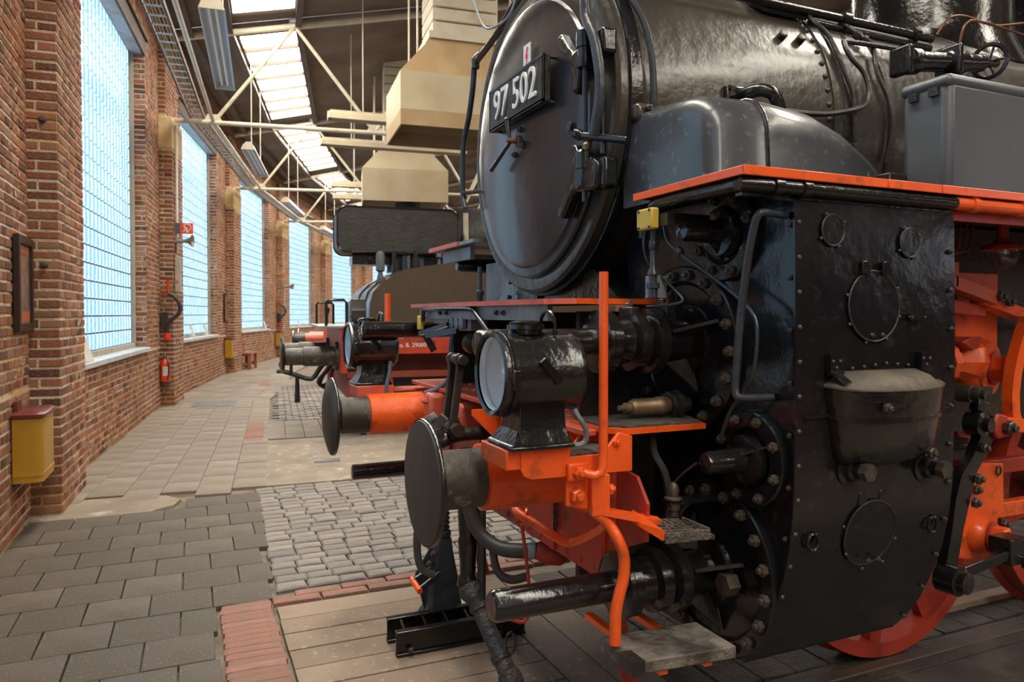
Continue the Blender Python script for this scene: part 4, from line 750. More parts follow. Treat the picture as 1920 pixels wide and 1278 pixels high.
# ---- cylinder covers on the front plate
def cover(nm, y, z, r, rb_, nb, a0, a1, br, lab=None):
    c = lx(nm, 1.68, y, z, [(0, r), (-.022, r), (-.026, r-.006), (-.026, r-.055), (-.018, r-.06), (-.012, r-.07), (-.012, .02), (-.011, .001)], 'casing', cs, n=72, smooth=30)
    bolts(c, ringx(1.655, y, z, rb_, nb, a0, a1), (-1, 0, 0), br, 'boltmetal'); return c
cu = cover('upper_cylinder_cover', 2.215, 1.485, .300, .268, 18, 100, 460, .020); cl = cover('lower_cylinder_cover', 2.04, .735, .298, .266, 18, 95, 455, .020)
cv1 = cover('upper_valve_cover', 1.99, 1.875, .155, .128, 8, 20, 380, .017); cv2 = cover('middle_valve_cover', 1.862, 1.143, .155, .13, 8, 70, 430, .017)
def gland(par, y, z, xs, r, mat='black'):
    """ribbed gland and tail-rod tube in front of a cylinder cover"""
    x0 = 1.67
    part('gland_body', MB().lathe((x0, y, z), (-1, 0, 0), [(0, .13), (.02, .125), (.03, .075), (.14, .070), (.15, .115), (.19, .115), (.2, .085), (.22, .105), (.26, .105), (.27, .08), (.30, .075), (.33, .078), (.335, .105), (.365, .105), (.37, .108), (.385, .108), (.39, .09)], 36), mat, cs, smooth=30)
    for a in (20, 110, 200, 290): part('web', MB().prism([(1.66, y+.07*math.sin(R(a)), z+.07*math.cos(R(a))), (1.66, y+.20*math.sin(R(a)), z+.20*math.cos(R(a))), (1.55, y+.085*math.sin(R(a)), z+.085*math.cos(R(a)))], (0, .012*math.cos(R(a)), -.012*math.sin(R(a)))), 'blackmatte', cs)
    bolts(cs, ringx(1.30, y, z, .088, 4, 20, 380), (-1, 0, 0), .014, 'boltmetal'); bolts(cs, ringx(1.50, y, z, .1, 4, 35, 395), (-1, 0, 0), .014, 'boltblack')
    part('tail_rod_tube', MB().lathe((1.30, y, z), (-1, 0, 0), [(0, r), (1.30-xs-.012, r), (1.30-xs, r-.008), (1.30-xs, .001)], 28, False), 'black', cs)
gland(cu, 2.2, 1.515, .845, .046); gland(cl, 2.07, .715, .842, .049)
part('gland_lug', MB().box(1.40, 1.44, 2.16, 2.24, 1.58, 1.635).box(1.54, 1.58, 2.15, 2.25, 1.60, 1.65), 'blackmatte', cs, bevel=.006); bolts(cs, [(1.42, 2.2, 1.635), (1.56, 2.2, 1.65)], (0, 0, 1), .015, 'boltblack')
for y, z, par in ((1.99, 1.885, cv1), (1.865, 1.14, cv2)):
    part('valve_tube', MB().lathe((1.66, y, z), (-1, 0, 0), [(0, .085), (.03, .08), (.035, .040), (.16, .036), (.175, .030), (.18, .001)], 24, False), 'black', cs, smooth=50)
    for a in (60, 180, 300): part('web', MB().prism([(1.655, y+.03*math.sin(R(a)), z+.03*math.cos(R(a))), (1.655, y+.10*math.sin(R(a)), z+.10*math.cos(R(a))), (1.60, y+.04*math.sin(R(a)), z+.04*math.cos(R(a)))], (0, .008*math.cos(R(a)), -.008*math.sin(R(a)))), 'black', cs)
part('center_bolt', MB().lathe((1.655, 1.93, .715), (-1, 0, 0), [(0, .04), (.045, .038)], 6), 'boltmetal', cs)
lv = part('grab_rail', MB().tube([(1.67, 1.72, 1.91), (1.57, 1.705, 1.912), (1.55, 1.71, 1.90), (1.55, 1.725, 1.87), (1.55, 1.75, 1.778), (1.55, 1.78, 1.604), (1.55, 1.80, 1.41), (1.55, 1.80, 1.37), (1.56, 1.79, 1.352), (1.67, 1.77, 1.35)], .0125, 10, 3), 'bluesteel')
tb('oil_pipe', [(1.6, 2.25, 1.93), (1.6, 2.226, 1.875), (1.6, 2.157, 1.828), (1.6, 2.07, 1.782), (1.6, 1.959, 1.724), (1.6, 1.865, 1.671), (1.6, 1.794, 1.622), (1.6, 1.764, 1.569), (1.6, 1.772, 1.456), (1.6, 1.809, 1.375), (1.6, 1.88, 1.301), (1.6, 1.93, 1.2)], .006, 'bluesteel'); part('union_nut', MB().lathe((1.6, 2.17, 1.84), (0, -1, -.55), [(0, .009), (.005, .015), (.03, .015), (.035, .009)], 6), 'boltmetal')
yb = part('terminal_box', MB().box(1.40, 1.43, 2.035, 2.127, 1.892, 1.962), 'yellow', bevel=.006, label='small yellow terminal box'); bolts(yb, [(1.40, y, z) for y in (2.05, 2.112) for z in (1.90, 1.955)], (-1, 0, 0), .006, 'yellow' if 0 else 'boltblack', 'rivet')
part('box_arm', MB().box(1.43, 1.60, 1.99, 2.03, 1.90, 1.94), 'black')
part('conduit', MB().lathe((1.44, 2.085, 1.665), (0, 0, 1), [(0, .016), (.03, .016), (.032, .024), (.05, .024), (.052, .014), (.075, .014), (.077, .02), (.09, .018), (.10, .011), (.16, .010), (.165, .014), (.19, .014), (.195, .010), (.23, .010)], 10), 'bluesteel'); part('conduit_bracket', MB().box(1.44, 1.50, 2.09, 2.13, 1.665, 1.74), 'plategrey')
tb('thin_cable', [(1.43, 2.12, 1.89), (1.43, 2.125, 1.84), (1.45, 2.12, 1.78), (1.5, 2.06, 1.70), (1.5, 2.0, 1.655), (1.48, 2.05, 1.64), (1.46, 2.15, 1.635)], .005, 'bluesteel')
lb = part('lubricator', MB().lathe((1.45, 1.98, .95), (0, 0, 1), [(0, .016), (.02, .016), (.022, .022), (.04, .022), (.045, .014), (.055, .03), (.06, .03), (.065, .016), (.085, .02), (.10, .016), (.11, .010)], 8), 'boltmetal'); tb('oil_pipe', [(1.45, 1.975, 1.06), (1.46, 1.95, 1.09), (1.48, 1.90, 1.135)], .004, 'bluesteel', lb)
part('lubricator_arm', MB().box(1.43, 1.68, 1.97, 2.02, .985, 1.0), 'black', lb)
tb('drain_hose', [(1.5, 2.2, 1.19), (1.47, 2.13, 1.18), (1.46, 2.10, 1.13), (1.48, 2.07, 1.07), (1.49, 2.06, .99), (1.5, 2.08, .92), (1.5, 2.1, .8)], .014, 'rubber')
# ---- buffer beam, front platform
bb = part('buffer_beam', MB().box(1.30, 1.345, 2.12, 4.18, .69, 1.215), 'red', bevel=.004, label='red riveted buffer beam'); part('beam_top', MB().box(1.20, 1.55, 2.12, 4.18, 1.205, 1.225), 'pinkred', bb, bevel=.003)
bolts(bb, [(1.32+.09*(i % 2), 2.25+.1*i, 1.225) for i in range(18)], (0, 0, 1), .014, 'pinkred', 'rivet'); bolts(bb, [(1.30, 2.22+.11*i, .72) for i in range(17)], (-1, 0, 0), .012, 'red', 'rivet'); bolts(bb, [(1.30, 2.55, .75+.1*i) for i in range(5)]+[(1.30, 2.2, .75+.1*i) for i in range(5)], (-1, 0, 0), .012, 'red', 'rivet')
part('beam_stiffener', MB().box(1.285, 1.30, 2.16, 2.20, .70, 1.2).box(1.285, 1.30, 2.52, 2.56, .70, 1.2).box(1.285, 1.30, 3.3, 3.34, .7, 1.2).box(1.285, 1.30, 3.75, 3.79, .7, 1.2), 'red', bb, smooth=0)
part('corner_wing', MB().prism([(1.32, 2.12, 1.10), (1.32, 2.0, 1.085), (1.32, 1.94, 1.01), (1.32, 1.945, .89), (1.32, 2.08, .83), (1.32, 2.12, .80)], (.012, 0, 0)), 'red', bb); part('corner_wing', MB().prism([(1.32, 4.18, 1.10), (1.32, 4.30, 1.085), (1.32, 4.36, 1.0), (1.32, 4.3, .86), (1.32, 4.18, .80)], (.012, 0, 0)), 'red', bb)
for y in (2.42, 3.85): part('frame_plate', MB().box(1.345, 3.0, y, y+.03, .55, 1.62), 'blackmatte', bb, smooth=0)
for y in (2.36, 3.93): part('guard_iron', MB().prism([(1.40, y, .70), (1.46, y, .70), (1.60, y+.02, .10), (1.54, y+.02, .10)], (0, .02, 0)), 'red', bb, smooth=0)
part('beam_bracket', MB().prism([(1.30, 2.9, 1.205), (1.10, 2.9, 1.205), (1.10, 2.9, 1.18), (1.26, 2.9, 1.02), (1.30, 2.9, 1.0)], (0, .02, 0)).prism([(1.30, 2.62, 1.205), (1.12, 2.62, 1.205), (1.12, 2.62, 1.18), (1.26, 2.62, 1.05), (1.30, 2.62, 1.02)], (0, .02, 0)), 'orange', bb, smooth=0)
rv = part('beam_casting', MB().box(1.13, 1.30, 3.60, 3.72, 1.03, 1.20).box(1.18, 1.30, 3.3, 3.5, 1.02, 1.18), 'pinkred', bb, bevel=.02); bolts(rv, [(1.13, 3.66, 1.06), (1.13, 3.66, 1.16), (1.18, 3.36, 1.06), (1.18, 3.44, 1.14), (1.18, 3.36, 1.14)], (-1, 0, 0), .018, 'pinkred')
# buffers
for y, nm in ((2.31, 'near'), (4.0, 'far')):
    bf = part('buffer', MB().lathe((.745, y, 1.06), XA, [(0, .098), (.155, .098), (.16, .092)], 40), 'buffersteel')
    dome = [(.012, .205), (0.004, .207), (-.006, .200), (-.010, .15), (-.012, .10), (-.014, .001)] if nm == 'near' else [(.012, .205), (.004, .207), (-.008, .195), (-.025, .14), (-.034, .07), (-.036, .001)]
    part('buffer_plate', MB().lathe((.70, y, 1.06), XA, [(.045, .09), (.028, .15)]+dome, 64, False), 'bufferface', bf, smooth=50); part('plate_rim', MB().lathe((.70, y, 1.06), XA, [(-.002, .206), (.004, .2095), (.012, .2085), (.016, .20)], 64, False), 'black', bf)
    part('buffer_casing', MB().lathe((.895, y, 1.06), XA, [(0, .102), (.004, .112), (.30, .113), (.36, .125), (.385, .16), (.41, .16)], 48), 'orange', bf); bolts(bf, ringx(1.285, y, 1.06, .145, 4, 45, 405), (-1, 0, 0), .018, 'orange')
# head lamps on brackets
def headlamp(y, near):
    z = 1.43; t = part('headlamp', MB().lathe((.865, y, z), XA, [(0, .108), (.0, .122), (.215, .122), (.222, .126), (.235, .126), (.245, .116), (.25, .001)], 56, False), 'black', label='black drum headlamp on the %s side' % ('near' if near else 'far'))
    part('lamp_ring', MB().lathe((.838, y, z), XA, [(.0, .112), (-.006, .122), (.0, .131), (.012, .133), (.014, .128), (.024, .128), (.026, .134), (.038, .134), (.042, .126)], 56, False), 'black', t); part('reflector', MB().lathe((.845, y, z), XA, [(0, .112), (.03, .108), (.075, .075), (.085, .07)], 48, False), 'reflector', t)
    part('lamp_interior', MB().lathe((.93, y, z), XA, [(0, .072), (.06, .06), (.062, .001)], 32, False), 'plategrey', t); part('lens', MB().lathe((.842, y, z), XA, [(0, .112), (-.006, .06), (-.008, .001)], 40, False), 'clear', t)
    part('bulb', MB().lathe((.92, y, z), (-1, 0, 0), [(0, .01), (.02, .022), (.04, .014), (.045, .001)], 12), 'white', t)
    part('vent_cap', MB().lathe((.955, y, z+.118), (0, 0, 1), [(0, .05), (.014, .05), (.016, .058), (.028, .058), (.03, .05), (.036, .052), (.042, .03)], 28), 'black', t)
    part('carrying_loop', MB().tube([(1.03, y-.05, z+.115), (1.03, y-.048, z+.16), (1.03, y-.02, z+.185), (1.03, y+.02, z+.185), (1.03, y+.048, z+.16), (1.03, y+.05, z+.115)], .006, 6, 3), 'black', t)
    part('latch', MB().bar((.95, y-.128, z+.045), (1.005, y-.128, z-.02), .022, .012, (0, 1, 0)).lathe((1.0, y-.12, z-.015), (0, -1, 0), [(0, .015), (.015, .012)], 8), 'black', t); part('hinge', MB().box(.85, .875, y-.145, y-.125, z-.04, z+.02), 'black', t, bevel=.005)
    zb = 1.175+.02; yb_, w0, w1 = y, .07, .115
    def ring(x0, x1, h, zz): return [(x0, yb_-h, zz), (x1, yb_-h, zz), (x1, yb_+h, zz), (x0, yb_+h, zz)]
    part('lamp_foot', MB().loft([ring(.865, 1.075, .10, 1.205), ring(.865, 1.075, .10, 1.218), ring(.873, 1.067, .094, 1.222), ring(.90, 1.06, .07, 1.26), ring(.905, 1.06, .062, 1.30), ring(.905, 1.06, .062, 1.345)]), 'black', t, smooth=20, bevel=.004)
    if near: part('cable_conduit', MB().tube([(1.12, y, 1.315), (1.13, y-.01, 1.29), (1.155, y-.01, 1.255), (1.165, y-.01, 1.22), (1.145, y-.01, 1.195), (1.07, y-.01, 1.20)], .009, 8, 5), 'greypipe', t)
    return t
headlamp(2.06, True); headlamp(4.24, False)
tb('cable_conduit', [(1.06, 4.12, 1.34), (1.05, 4.11, 1.28), (1.03, 4.1, 1.2), (1.03, 4.1, 1.16)], .011, 'bluepipe'); tb('cable_conduit', [(1.25, 3.60, 1.50), (1.24, 3.61, 1.38), (1.24, 3.62, 1.28), (1.2, 3.68, 1.22), (1.15, 3.75, 1.19)], .012, 'bluepipe')
# orange buffer step, its tread, hand pole and lower step hanger
st = part('buffer_step', MB().prism([(.905, 1.985, 1.205), (.905, 1.985, 1.145), (.915, 1.985, 1.125), (.94, 1.985, 1.113), (1.295, 1.985, 1.110), (1.295, 1.985, 1.222), (1.245, 1.985, 1.236), (1.185, 1.985, 1.172), (1.07, 1.985, 1.172), (1.07, 1.985, 1.205)], (0, .012, 0)), 'orange', bevel=.002)
part('lamp_seat', MB().box(.86, 1.075, 1.99, 2.20, 1.145, 1.205), 'orange', st, bevel=.004); part('step_tread', MB().box(1.07, 1.285, 1.997, 2.16, 1.165, 1.178), 'tread', st); part('step_end', MB().box(1.283, 1.295, 1.99, 2.2, 1.11, 1.222).prism([(1.19, 2.18, 1.172), (1.25, 2.18, 1.236), (1.295, 2.18, 1.222), (1.295, 2.18, 1.17)], (0, .012, 0)), 'orange', st, smooth=0); bolts(st, [(1.235, 1.99, 1.205)], (0, -1, 0), .015, 'orange')
part('step_seat_far', MB().box(.86, 1.075, 4.10, 4.30, 1.145, 1.205).box(1.08, 1.29, 4.12, 4.3, 1.165, 1.178), 'pinkred', st, bevel=.004)
part('hand_pole', MB().tube([(1.10, 1.955, 1.127), (1.13, 1.94, 1.118), (1.15, 1.935, 1.125), (1.158, 1.935, 1.15), (1.158, 1.935, 1.2), (1.158, 1.935, 1.73), (1.158, 1.935, 1.738)], .0145, 12), 'orange', st); part('pole_plate', MB().box(1.055, 1.125, 1.965, 1.985, 1.10, 1.155), 'orange', st, bevel=.005); bolts(st, [(1.088, 1.965, 1.128)], (0, -1, 0), .02, 'orange')
part('hand_pole', MB().tube([(1.12, 4.42, 1.08), (1.12, 4.42, 1.3), (1.12, 4.42, 1.735)], .02, 12), 'orange', st)
hg = part('step_hanger', MB().box(1.135, 1.20, 1.962, 1.985, .985, 1.112).prism([(1.06, 1.99, 1.10), (1.06, 1.99, 1.02), (1.14, 1.99, 1.0), (1.14, 1.99, 1.11)], (0, .012, 0)), 'orange', st, bevel=.003); bolts(st, [(1.092, 1.985, 1.052)], (0, -1, 0), .024, 'orange'); bolts(st, [(1.205, 1.985, 1.06)], (1, 0, 0), .018, 'orange')
part('hanger_leg', MB().tube([(1.15, 1.985, 1.0), (1.20, 1.975, .955), (1.225, 1.95, .90), (1.24, 1.945, .85), (1.238, 1.945, .79), (1.222, 1.945, .735), (1.21, 1.945, .68), (1.208, 1.945, .60), (1.208, 1.945, .585)], .0185, 12, 4), 'orange', st)
part('step_arm', MB().bar((1.18, 1.985, .995), (1.36, 1.93, .955), .05, .018), 'orange', st)
tr = part('lower_step', MB().loft([[(1.28, 1.99, .955), (1.30, 1.99, .985), (1.31, 1.985, .955)], [(1.28, 1.80, .94), (1.285, 1.80, .97), (1.31, 1.81, .942)]]), 'orange', st); TR = MB()
for i in range(7):
    x = 1.30+i*.02; TR.bar((x, 1.985-.012*i, .952), (x+.03, 1.80-.004*i, .936), .006, .014); 
for i in range(6): y = 1.97-i*.032; TR.bar((1.295, y, .95), (1.44, y-.03, .947), .006, .012)
TR.bar((1.425, 1.90, .955), (1.435, 1.78, .95), .006, .03).bar((1.29, 1.80, .945), (1.435, 1.775, .948), .006, .03); part('step_grating', TR, 'tread', st, smooth=0)
# low step plate behind the pole with a worn tread, brass valve on it
p2 = part('foot_plate', MB().prism([(1.24, 2.10, 1.236), (1.30, 2.03, 1.236), (1.62, 2.03, 1.236), (1.66, 2.15, 1.236), (1.66, 2.30, 1.236), (1.24, 2.30, 1.236)], (0, 0, -.018)), 'orange'); part('plate_tread', MB().prism([(1.25, 2.11, 1.244), (1.31, 2.045, 1.244), (1.61, 2.045, 1.244), (1.645, 2.15, 1.244), (1.645, 2.29, 1.244), (1.25, 2.29, 1.244)], (0, 0, -.008)), 'tread', p2)
bv = part('brass_valve', MB().lathe((1.36, 2.17, 1.285), XA, [(0, .010), (.02, .010), (.022, .018), (.045, .018), (.047, .024), (.06, .03), (.15, .03), (.155, .034), (.185, .034), (.19, .03), (.2, .03)], 14), 'brass'); part('valve_flange', MB().lathe((1.56, 2.17, 1.285), XA, [(0, .05), (.015, .05), (.016, .035), (.03, .055), (.045, .055), (.05, .03), (.09, .028)], 8), 'blackmatte', bv)
# front platform above the beam
pf = part('front_platform', MB().prism([(1.165, 4.06, 1.648), (1.165, 2.36, 1.648), (1.24, 2.25, 1.648), (1.62, 2.25, 1.648), (1.62, 4.06, 1.648)], (0, 0, .008)), 'blackmatte')
for a, b in (((1.165, 4.06), (1.165, 2.36)),): part('platform_edge', MB().bar((*a, 1.655), (*b, 1.655), .008, .020), 'pinkred', pf)
part('platform_edge', MB().bar((1.165, 2.36, 1.655), (1.24, 2.25, 1.655), .008, .02), 'orange', pf); part('platform_edge', MB().bar((1.24, 2.25, 1.655), (1.62, 2.25, 1.655), .008, .02), 'orange', pf)
part('platform_beam', MB().box(1.19, 1.21, 2.38, 3.98, 1.585, 1.645), 'plategrey', pf, smooth=0); bolts(pf, [(1.19, 2.85, 1.615), (1.19, 2.78, 1.615), (1.19, 3.5, 1.615), (1.19, 3.6, 1.615)], (-1, 0, 0), .012, 'boltblack')
part('cross_pipe', MB().tube([(1.17, 3.85, 1.57), (1.17, 3.84, 1.62), (1.17, 3.76, 1.635), (1.17, 3.3, 1.635), (1.17, 3.1, 1.63), (1.17, 3.03, 1.60), (1.18, 2.95, 1.55), (1.2, 2.9, 1.5)], .012, 8, 3), 'black', pf)
rbx = part('socket_box', MB().box(1.21, 1.30, 3.23, 3.50, 1.53, 1.625).box(1.21, 1.28, 3.55, 3.80, 1.56, 1.62), 'plategrey', pf, bevel=.006)
for y in (3.29, 3.36, 3.43): part('socket', MB().lathe((1.20, y, 1.565), (-1, 0, 0), [(0, .03), (.015, .028), (.02, .015)], 14), 'plategrey', pf)
part('yellow_tag', MB().box(1.15, 1.18, 3.86, 3.90, 1.525, 1.60), 'yellow', pf, bevel=.006); part('yellow_tag', MB().box(1.13, 1.18, 2.46, 2.58, 1.50, 1.575), 'yellow', pf, bevel=.006)
part('socket_arm', MB().bar((1.1, 3.66, 1.51), (1.18, 3.45, 1.56), .03, .02).bar((1.10, 3.56, 1.505), (1.2, 3.38, 1.53), .02, .03).bar((1.12, 3.64, 1.5), (1.16, 3.62, 1.42), .03, .03), 'black', pf); part('hook_casting', MB().lathe((1.25, 3.32, 1.47), (0, -1, 0), [(0, .05), (.05, .05), (.06, .03)], 14), 'blackmatte', pf)
gland_far = part('tail_rod_tube', MB().lathe((1.60, 4.1, 1.52), (-1, 0, 0), [(0, .08), (.1, .08), (.12, .048), (.70, .048), (.705, .04), (.705, .001)], 24, False), 'black'); part('tail_rod_tube', MB().lathe((1.60, 4.23, .70), (-1, 0, 0), [(0, .08), (.1, .08), (.12, .045), (.735, .045), (.74, .038), (.74, .001)], 24, False), 'black')
part('valve_tube', MB().lathe((1.80, 4.32, 1.91), (-1, 0, 0), [(0, .05), (.25, .042), (.27, .03), (.272, .001)], 20, False), 'black'); part('conduit', MB().lathe((1.45, 3.72, 1.665), (0, 0, 1), [(0, .016), (.04, .016), (.05, .022), (.07, .022), (.075, .012), (.2, .012)], 10), 'bluesteel')
# screw coupling and hook
cp_ = part('coupling_hook', MB().tube([(1.32, 3.15, 1.06), (1.12, 3.15, 1.06), (1.02, 3.15, 1.03), (.97, 3.15, 1.06), (.98, 3.15, 1.12), (1.02, 3.15, 1.145)], .03, 10, 3), 'blackmatte'); part('hook_tip', MB().bar((1.0, 3.12, 1.10), (1.04, 3.10, 1.155), .05, .04), 'oldplank', cp_)
for y in (3.10, 3.20): part('coupling_link', MB().prism([(1.09, y, 1.42), (1.11, y, 1.435), (1.135, y, 1.43), (1.145, y, 1.40), (1.135, y, 1.37), (1.105, y, 1.15), (1.125, y, 1.10), (1.115, y, 1.055), (1.075, y, 1.05), (1.055, y, 1.09), (1.07, y, 1.14), (1.10, y, 1.37)], (0, .022, 0)), 'blackmatte', cp_, bevel=.004)
part('coupling_pin', MB().cyl((1.09, 3.05, 1.095), (1.09, 3.26, 1.095), .03, n=14).cyl((1.118, 3.06, 1.405), (1.118, 3.25, 1.405), .022, n=12), 'blackmatte', cp_); part('spindle_nut', MB().cyl((1.0, 3.06, 1.08), (1.0, 3.24, 1.08), .028, n=12), 'bluesteel', cp_)
part('hook_eye_plate', MB().lathe((.99, 3.30, .86), (0, 1, 0), [(0, .06), (.015, .06)], 18), 'red', cp_)
# hoses and pipes hanging at the front
tb('brake_hose', [(1.12, 2.95, 1.0), (1.10, 2.95, .85), (1.105, 2.95, .76), (1.14, 2.92, .67), (1.20, 2.86, .62), (1.27, 2.80, .615), (1.34, 2.76, .62)], .031, 'rubber', n=12); part('hose_clamp', MB().lathe((1.30, 2.78, .617), (1, -.5, 0), [(0, .035), (.03, .035)], 12), 'greypipe'); part('red_cock', MB().lathe((1.33, 2.765, .62), (1, -.4, -.2), [(0, .035), (.03, .045), (.07, .05), (.11, .045), (.13, .03)], 14), 'red')
hp = part('heating_pipe', MB().lathe((1.12, 3.02, .42), (0, 0, 1), [(0, .05), (.03, .045), (.05, .035), (.10, .036), (.2, .045), (.22, .038), (.25, .042), (.36, .046), (.38, .05), (.42, .05), (.44, .04), (.60, .035)], 20), 'black'); tb('heating_hose', [(1.17, 2.98, .95), (1.17, 2.98, .7), (1.165, 2.97, .45), (1.16, 2.96, .30)], .02, 'rubber')
# ribbed heating coupling reaching down to the deck
a, b = V((1.11, 2.98, .43)), V((1.20, 2.70, .10)); dd = b-a
hc = part('heating_coupling', MB().lathe(a, dd, [(0, .05), (.03, .055), (.06, .04), (.085, .034), (.09, .042), (.11, .042), (.115, .034), (.30, .036), (.305, .044), (.33, .044), (.335, .038), (.38, .038), (.385, .046), (.41, .05), (.44, .048), (.445, .03), (.44, .02)], 18), 'roughiron'); part('coupling_claw', MB().obox(b, (1, 0, 0), (0, 1, 0), dd.normalized(), .05, .03, .012).tube([b+V((.02, -.02, 0)), b+V((.06, -.03, -.01)), b+V((.07, -.03, -.05)), b+V((.03, -.03, -.065))], .009, 6, 3), 'bluesteel', hc)
part('chain_link', MB().tube([(1.165+.02*math.cos(t), 2.66, .30+.045*math.sin(t)) for t in [j*PI/8 for j in range(17)]], .005, 6), 'black', hc)
CH_ = MB()
for i in range(6): z = .93-i*.026; CH_.tube([(1.285+.008*math.cos(t)*(i % 2), 2.50+.008*math.cos(t)*((i+1) % 2), z+.017*math.sin(t)) for t in [j*PI/4 for j in range(9)]], .0035, 5)
part('safety_chain', CH_, 'blackmatte', kind='stuff')
tb('coupling_stirrup', [(1.22, 2.60, .98), (1.15, 2.52, .93), (1.10, 2.46, .89), (1.14, 2.38, .855), (1.19, 2.26, .82), (1.22, 2.22, .825), (1.23, 2.08, .90), (1.22, 2.0, .96)], .0165, 'orange', n=10); part('stirrup_ring', MB().tube([(1.13+.012*math.cos(t), 2.43+.024*math.cos(t), .873+.024*math.sin(t)) for t in [j*PI/5 for j in range(11)]], .006, 6), 'orange')
tb('thin_rod', [(1.17, 2.56, .80), (1.18, 2.55, .70), (1.20, 2.56, .57), (1.205, 2.57, .46), (1.20, 2.58, .425), (1.18, 2.59, .41), (1.14, 2.60, .425)], .0075, 'red')
tb('brake_hose', [(1.02, 3.30, .74), (.97, 3.28, .62), (.965, 3.27, .50), (.985, 3.26, .43), (1.04, 3.25, .40)], .018, 'rubber'); tb('brake_hose', [(1.18, 2.9, .66), (1.2, 2.88, .52), (1.25, 2.85, .48), (1.32, 2.83, .49)], .018, 'rubber')
# ---- running gear behind the casing
wg = lambda x, y, r, nm: part(nm, MB().lathe((x, y, r), (0, 1, 0), [(0, r), (.02, r+.0), (.10, r-.005), (.12, r+.025), (.135, r+.02), (.135, r-.07), (.03, r-.07), (0, r-.065), (0, r)], 64, False), 'red', smooth=30)
for x in (3.02, 4.47, 5.9):
    W_ = wg(x, 2.43, .655, 'wheel'); part('wheel_hub', MB().lathe((x, 2.42, .655), (0, 1, 0), [(0, .11), (.15, .12)], 24), 'red', W_)
    for i in range(10): a = i*2*PI/10+.2; part('spoke', MB().bar((x+.1*math.cos(a), 2.48, .655+.1*math.sin(a)), (x+.59*math.cos(a), 2.48, .655+.59*math.sin(a)), .07, .05, (0, 1, 0)), 'red', W_)
fp = part('main_frame', MB().box(2.4, 6.5, 2.62, 2.65, .45, 1.75), 'redbrown', smooth=0)
part('frame_post', MB().box(3.13, 3.42, 2.20, 2.24, 1.36, 1.80), 'orange', fp, bevel=.008)
part('axle_casting', MB().lathe((3.0, 2.2, 1.40), XA, [(0, .10), (.03, .105), (.06, .075), (.10, .07), (.16, .10), (.20, .11)], 10), 'orange', fp, smooth=25); part('casting_lug', MB().prism([(3.03, 2.10, 1.49), (3.10, 2.10, 1.45), (3.17, 2.10, 1.49), (3.16, 2.10, 1.51), (3.09, 2.10, 1.51)], (0, .1, 0)), 'red', fp, bevel=.005)
def knob(x, y, z, r1, r2):
    part('journal', MB().lathe((x-.02, y+.03, z), (.25, -1, 0), [(-.05, r1), (.0, r1), (.012, r1-.008), (.03, r1-.012)], 36), 'orange', fp); part('washer', MB().lathe((x, y, z), (.25, -1, 0), [(0, r2*1.28), (.012, r2*1.28), (.014, r2*1.1)], 30), 'red', fp)
    part('nut', MB().lathe((x, y-.01, z), (.25, -1, 0), [(0, r2*1.12), (.05, r2*1.12), (.06, r2*.9), (.058, r2*.55), (.045, r2*.4)], 6), 'orange', fp, bevel=.003)
knob(3.30, 2.14, 1.367, .13, .058); knob(3.27, 2.12, .618, .085, .052)
part('axle_guard', MB().prism([(3.17, 2.16, .95), (3.41, 2.16, .93), (3.42, 2.16, .70), (3.38, 2.16, .68), (3.36, 2.16, .55), (3.26, 2.16, .50), (3.10, 2.16, .53), (3.06, 2.16, .62), (3.12, 2.16, .80)], (0, .04, 0)), 'orange', fp, bevel=.006); part('frame_bar', MB().box(3.40, 5.5, 2.2, 2.25, .66, .73), 'orange', fp, bevel=.005); part('frame_bar', MB().box(3.40, 5.5, 2.25, 2.3, .85, .92), 'red', fp, bevel=.005)
bolts(fp, [(3.40, 2.15, .655), (3.20, 2.15, .83)], (0, -1, 0), .022, 'boltmetal'); part('eye_ring', MB().tube([(3.36+.016*math.cos(t), 2.15, .90+.02*math.sin(t)) for t in [j*PI/6 for j in range(13)]], .004, 6), 'blackmatte', fp)
part('spring_shackle', MB().box(2.86, 2.95, 2.06, 2.14, 1.72, 1.83), 'pinkred', fp, bevel=.006); part('spring_leaf', MB().prism([(2.93, 2.06, 1.775), (3.20, 2.06, 1.706), (3.20, 2.06, 1.650), (2.93, 2.06, 1.715)], (0, .08, 0)), 'pinkred', fp, bevel=.003)
part('spring_leaf', MB().prism([(3.15, 2.085, 1.705), (3.45, 2.085, 1.632), (3.75, 2.085, 1.60), (3.75, 2.085, 1.545), (3.45, 2.085, 1.580), (3.15, 2.085, 1.652)], (0, .07, 0)), 'orange', fp, bevel=.003); part('spring_leaf', MB().prism([(2.85, 2.11, 1.69), (3.2, 2.11, 1.645), (3.2, 2.11, 1.60), (2.85, 2.11, 1.62)], (0, .07, 0)), 'red', fp, bevel=.003)
bolts(fp, [(3.21, 2.06, 1.685), (3.28, 2.07, 1.665)], (0, -1, 0), .024, 'boltmetal')
part('curved_link', MB().loft([[(x, 1.985, z), (x+w2, 1.985, z), (x+w2, 2.03, z), (x, 2.03, z)] for x, z, w2 in ((3.30, 1.60, .06), (3.262, 1.538, .06), (3.22, 1.44, .055), (3.195, 1.357, .052), (3.184, 1.27, .05), (3.188, 1.199, .05), (3.205, 1.14, .055))]), 'orange', fp, smooth=40); part('link_bar', MB().bar((3.13, 2.0, 1.15), (3.6, 2.0, 1.09), .04, .06), 'orange', fp, bevel=.005)
part('link_bracket', MB().prism([(3.05, 1.96, 1.20), (3.12, 1.96, 1.19), (3.14, 1.96, 1.10), (3.06, 1.96, 1.09), (3.03, 1.96, 1.14)], (0, .05, 0)), 'red', fp, bevel=.01); bolts(fp, [(3.105, 1.955, 1.14)], (0, -1, 0), .03, 'boltblack')
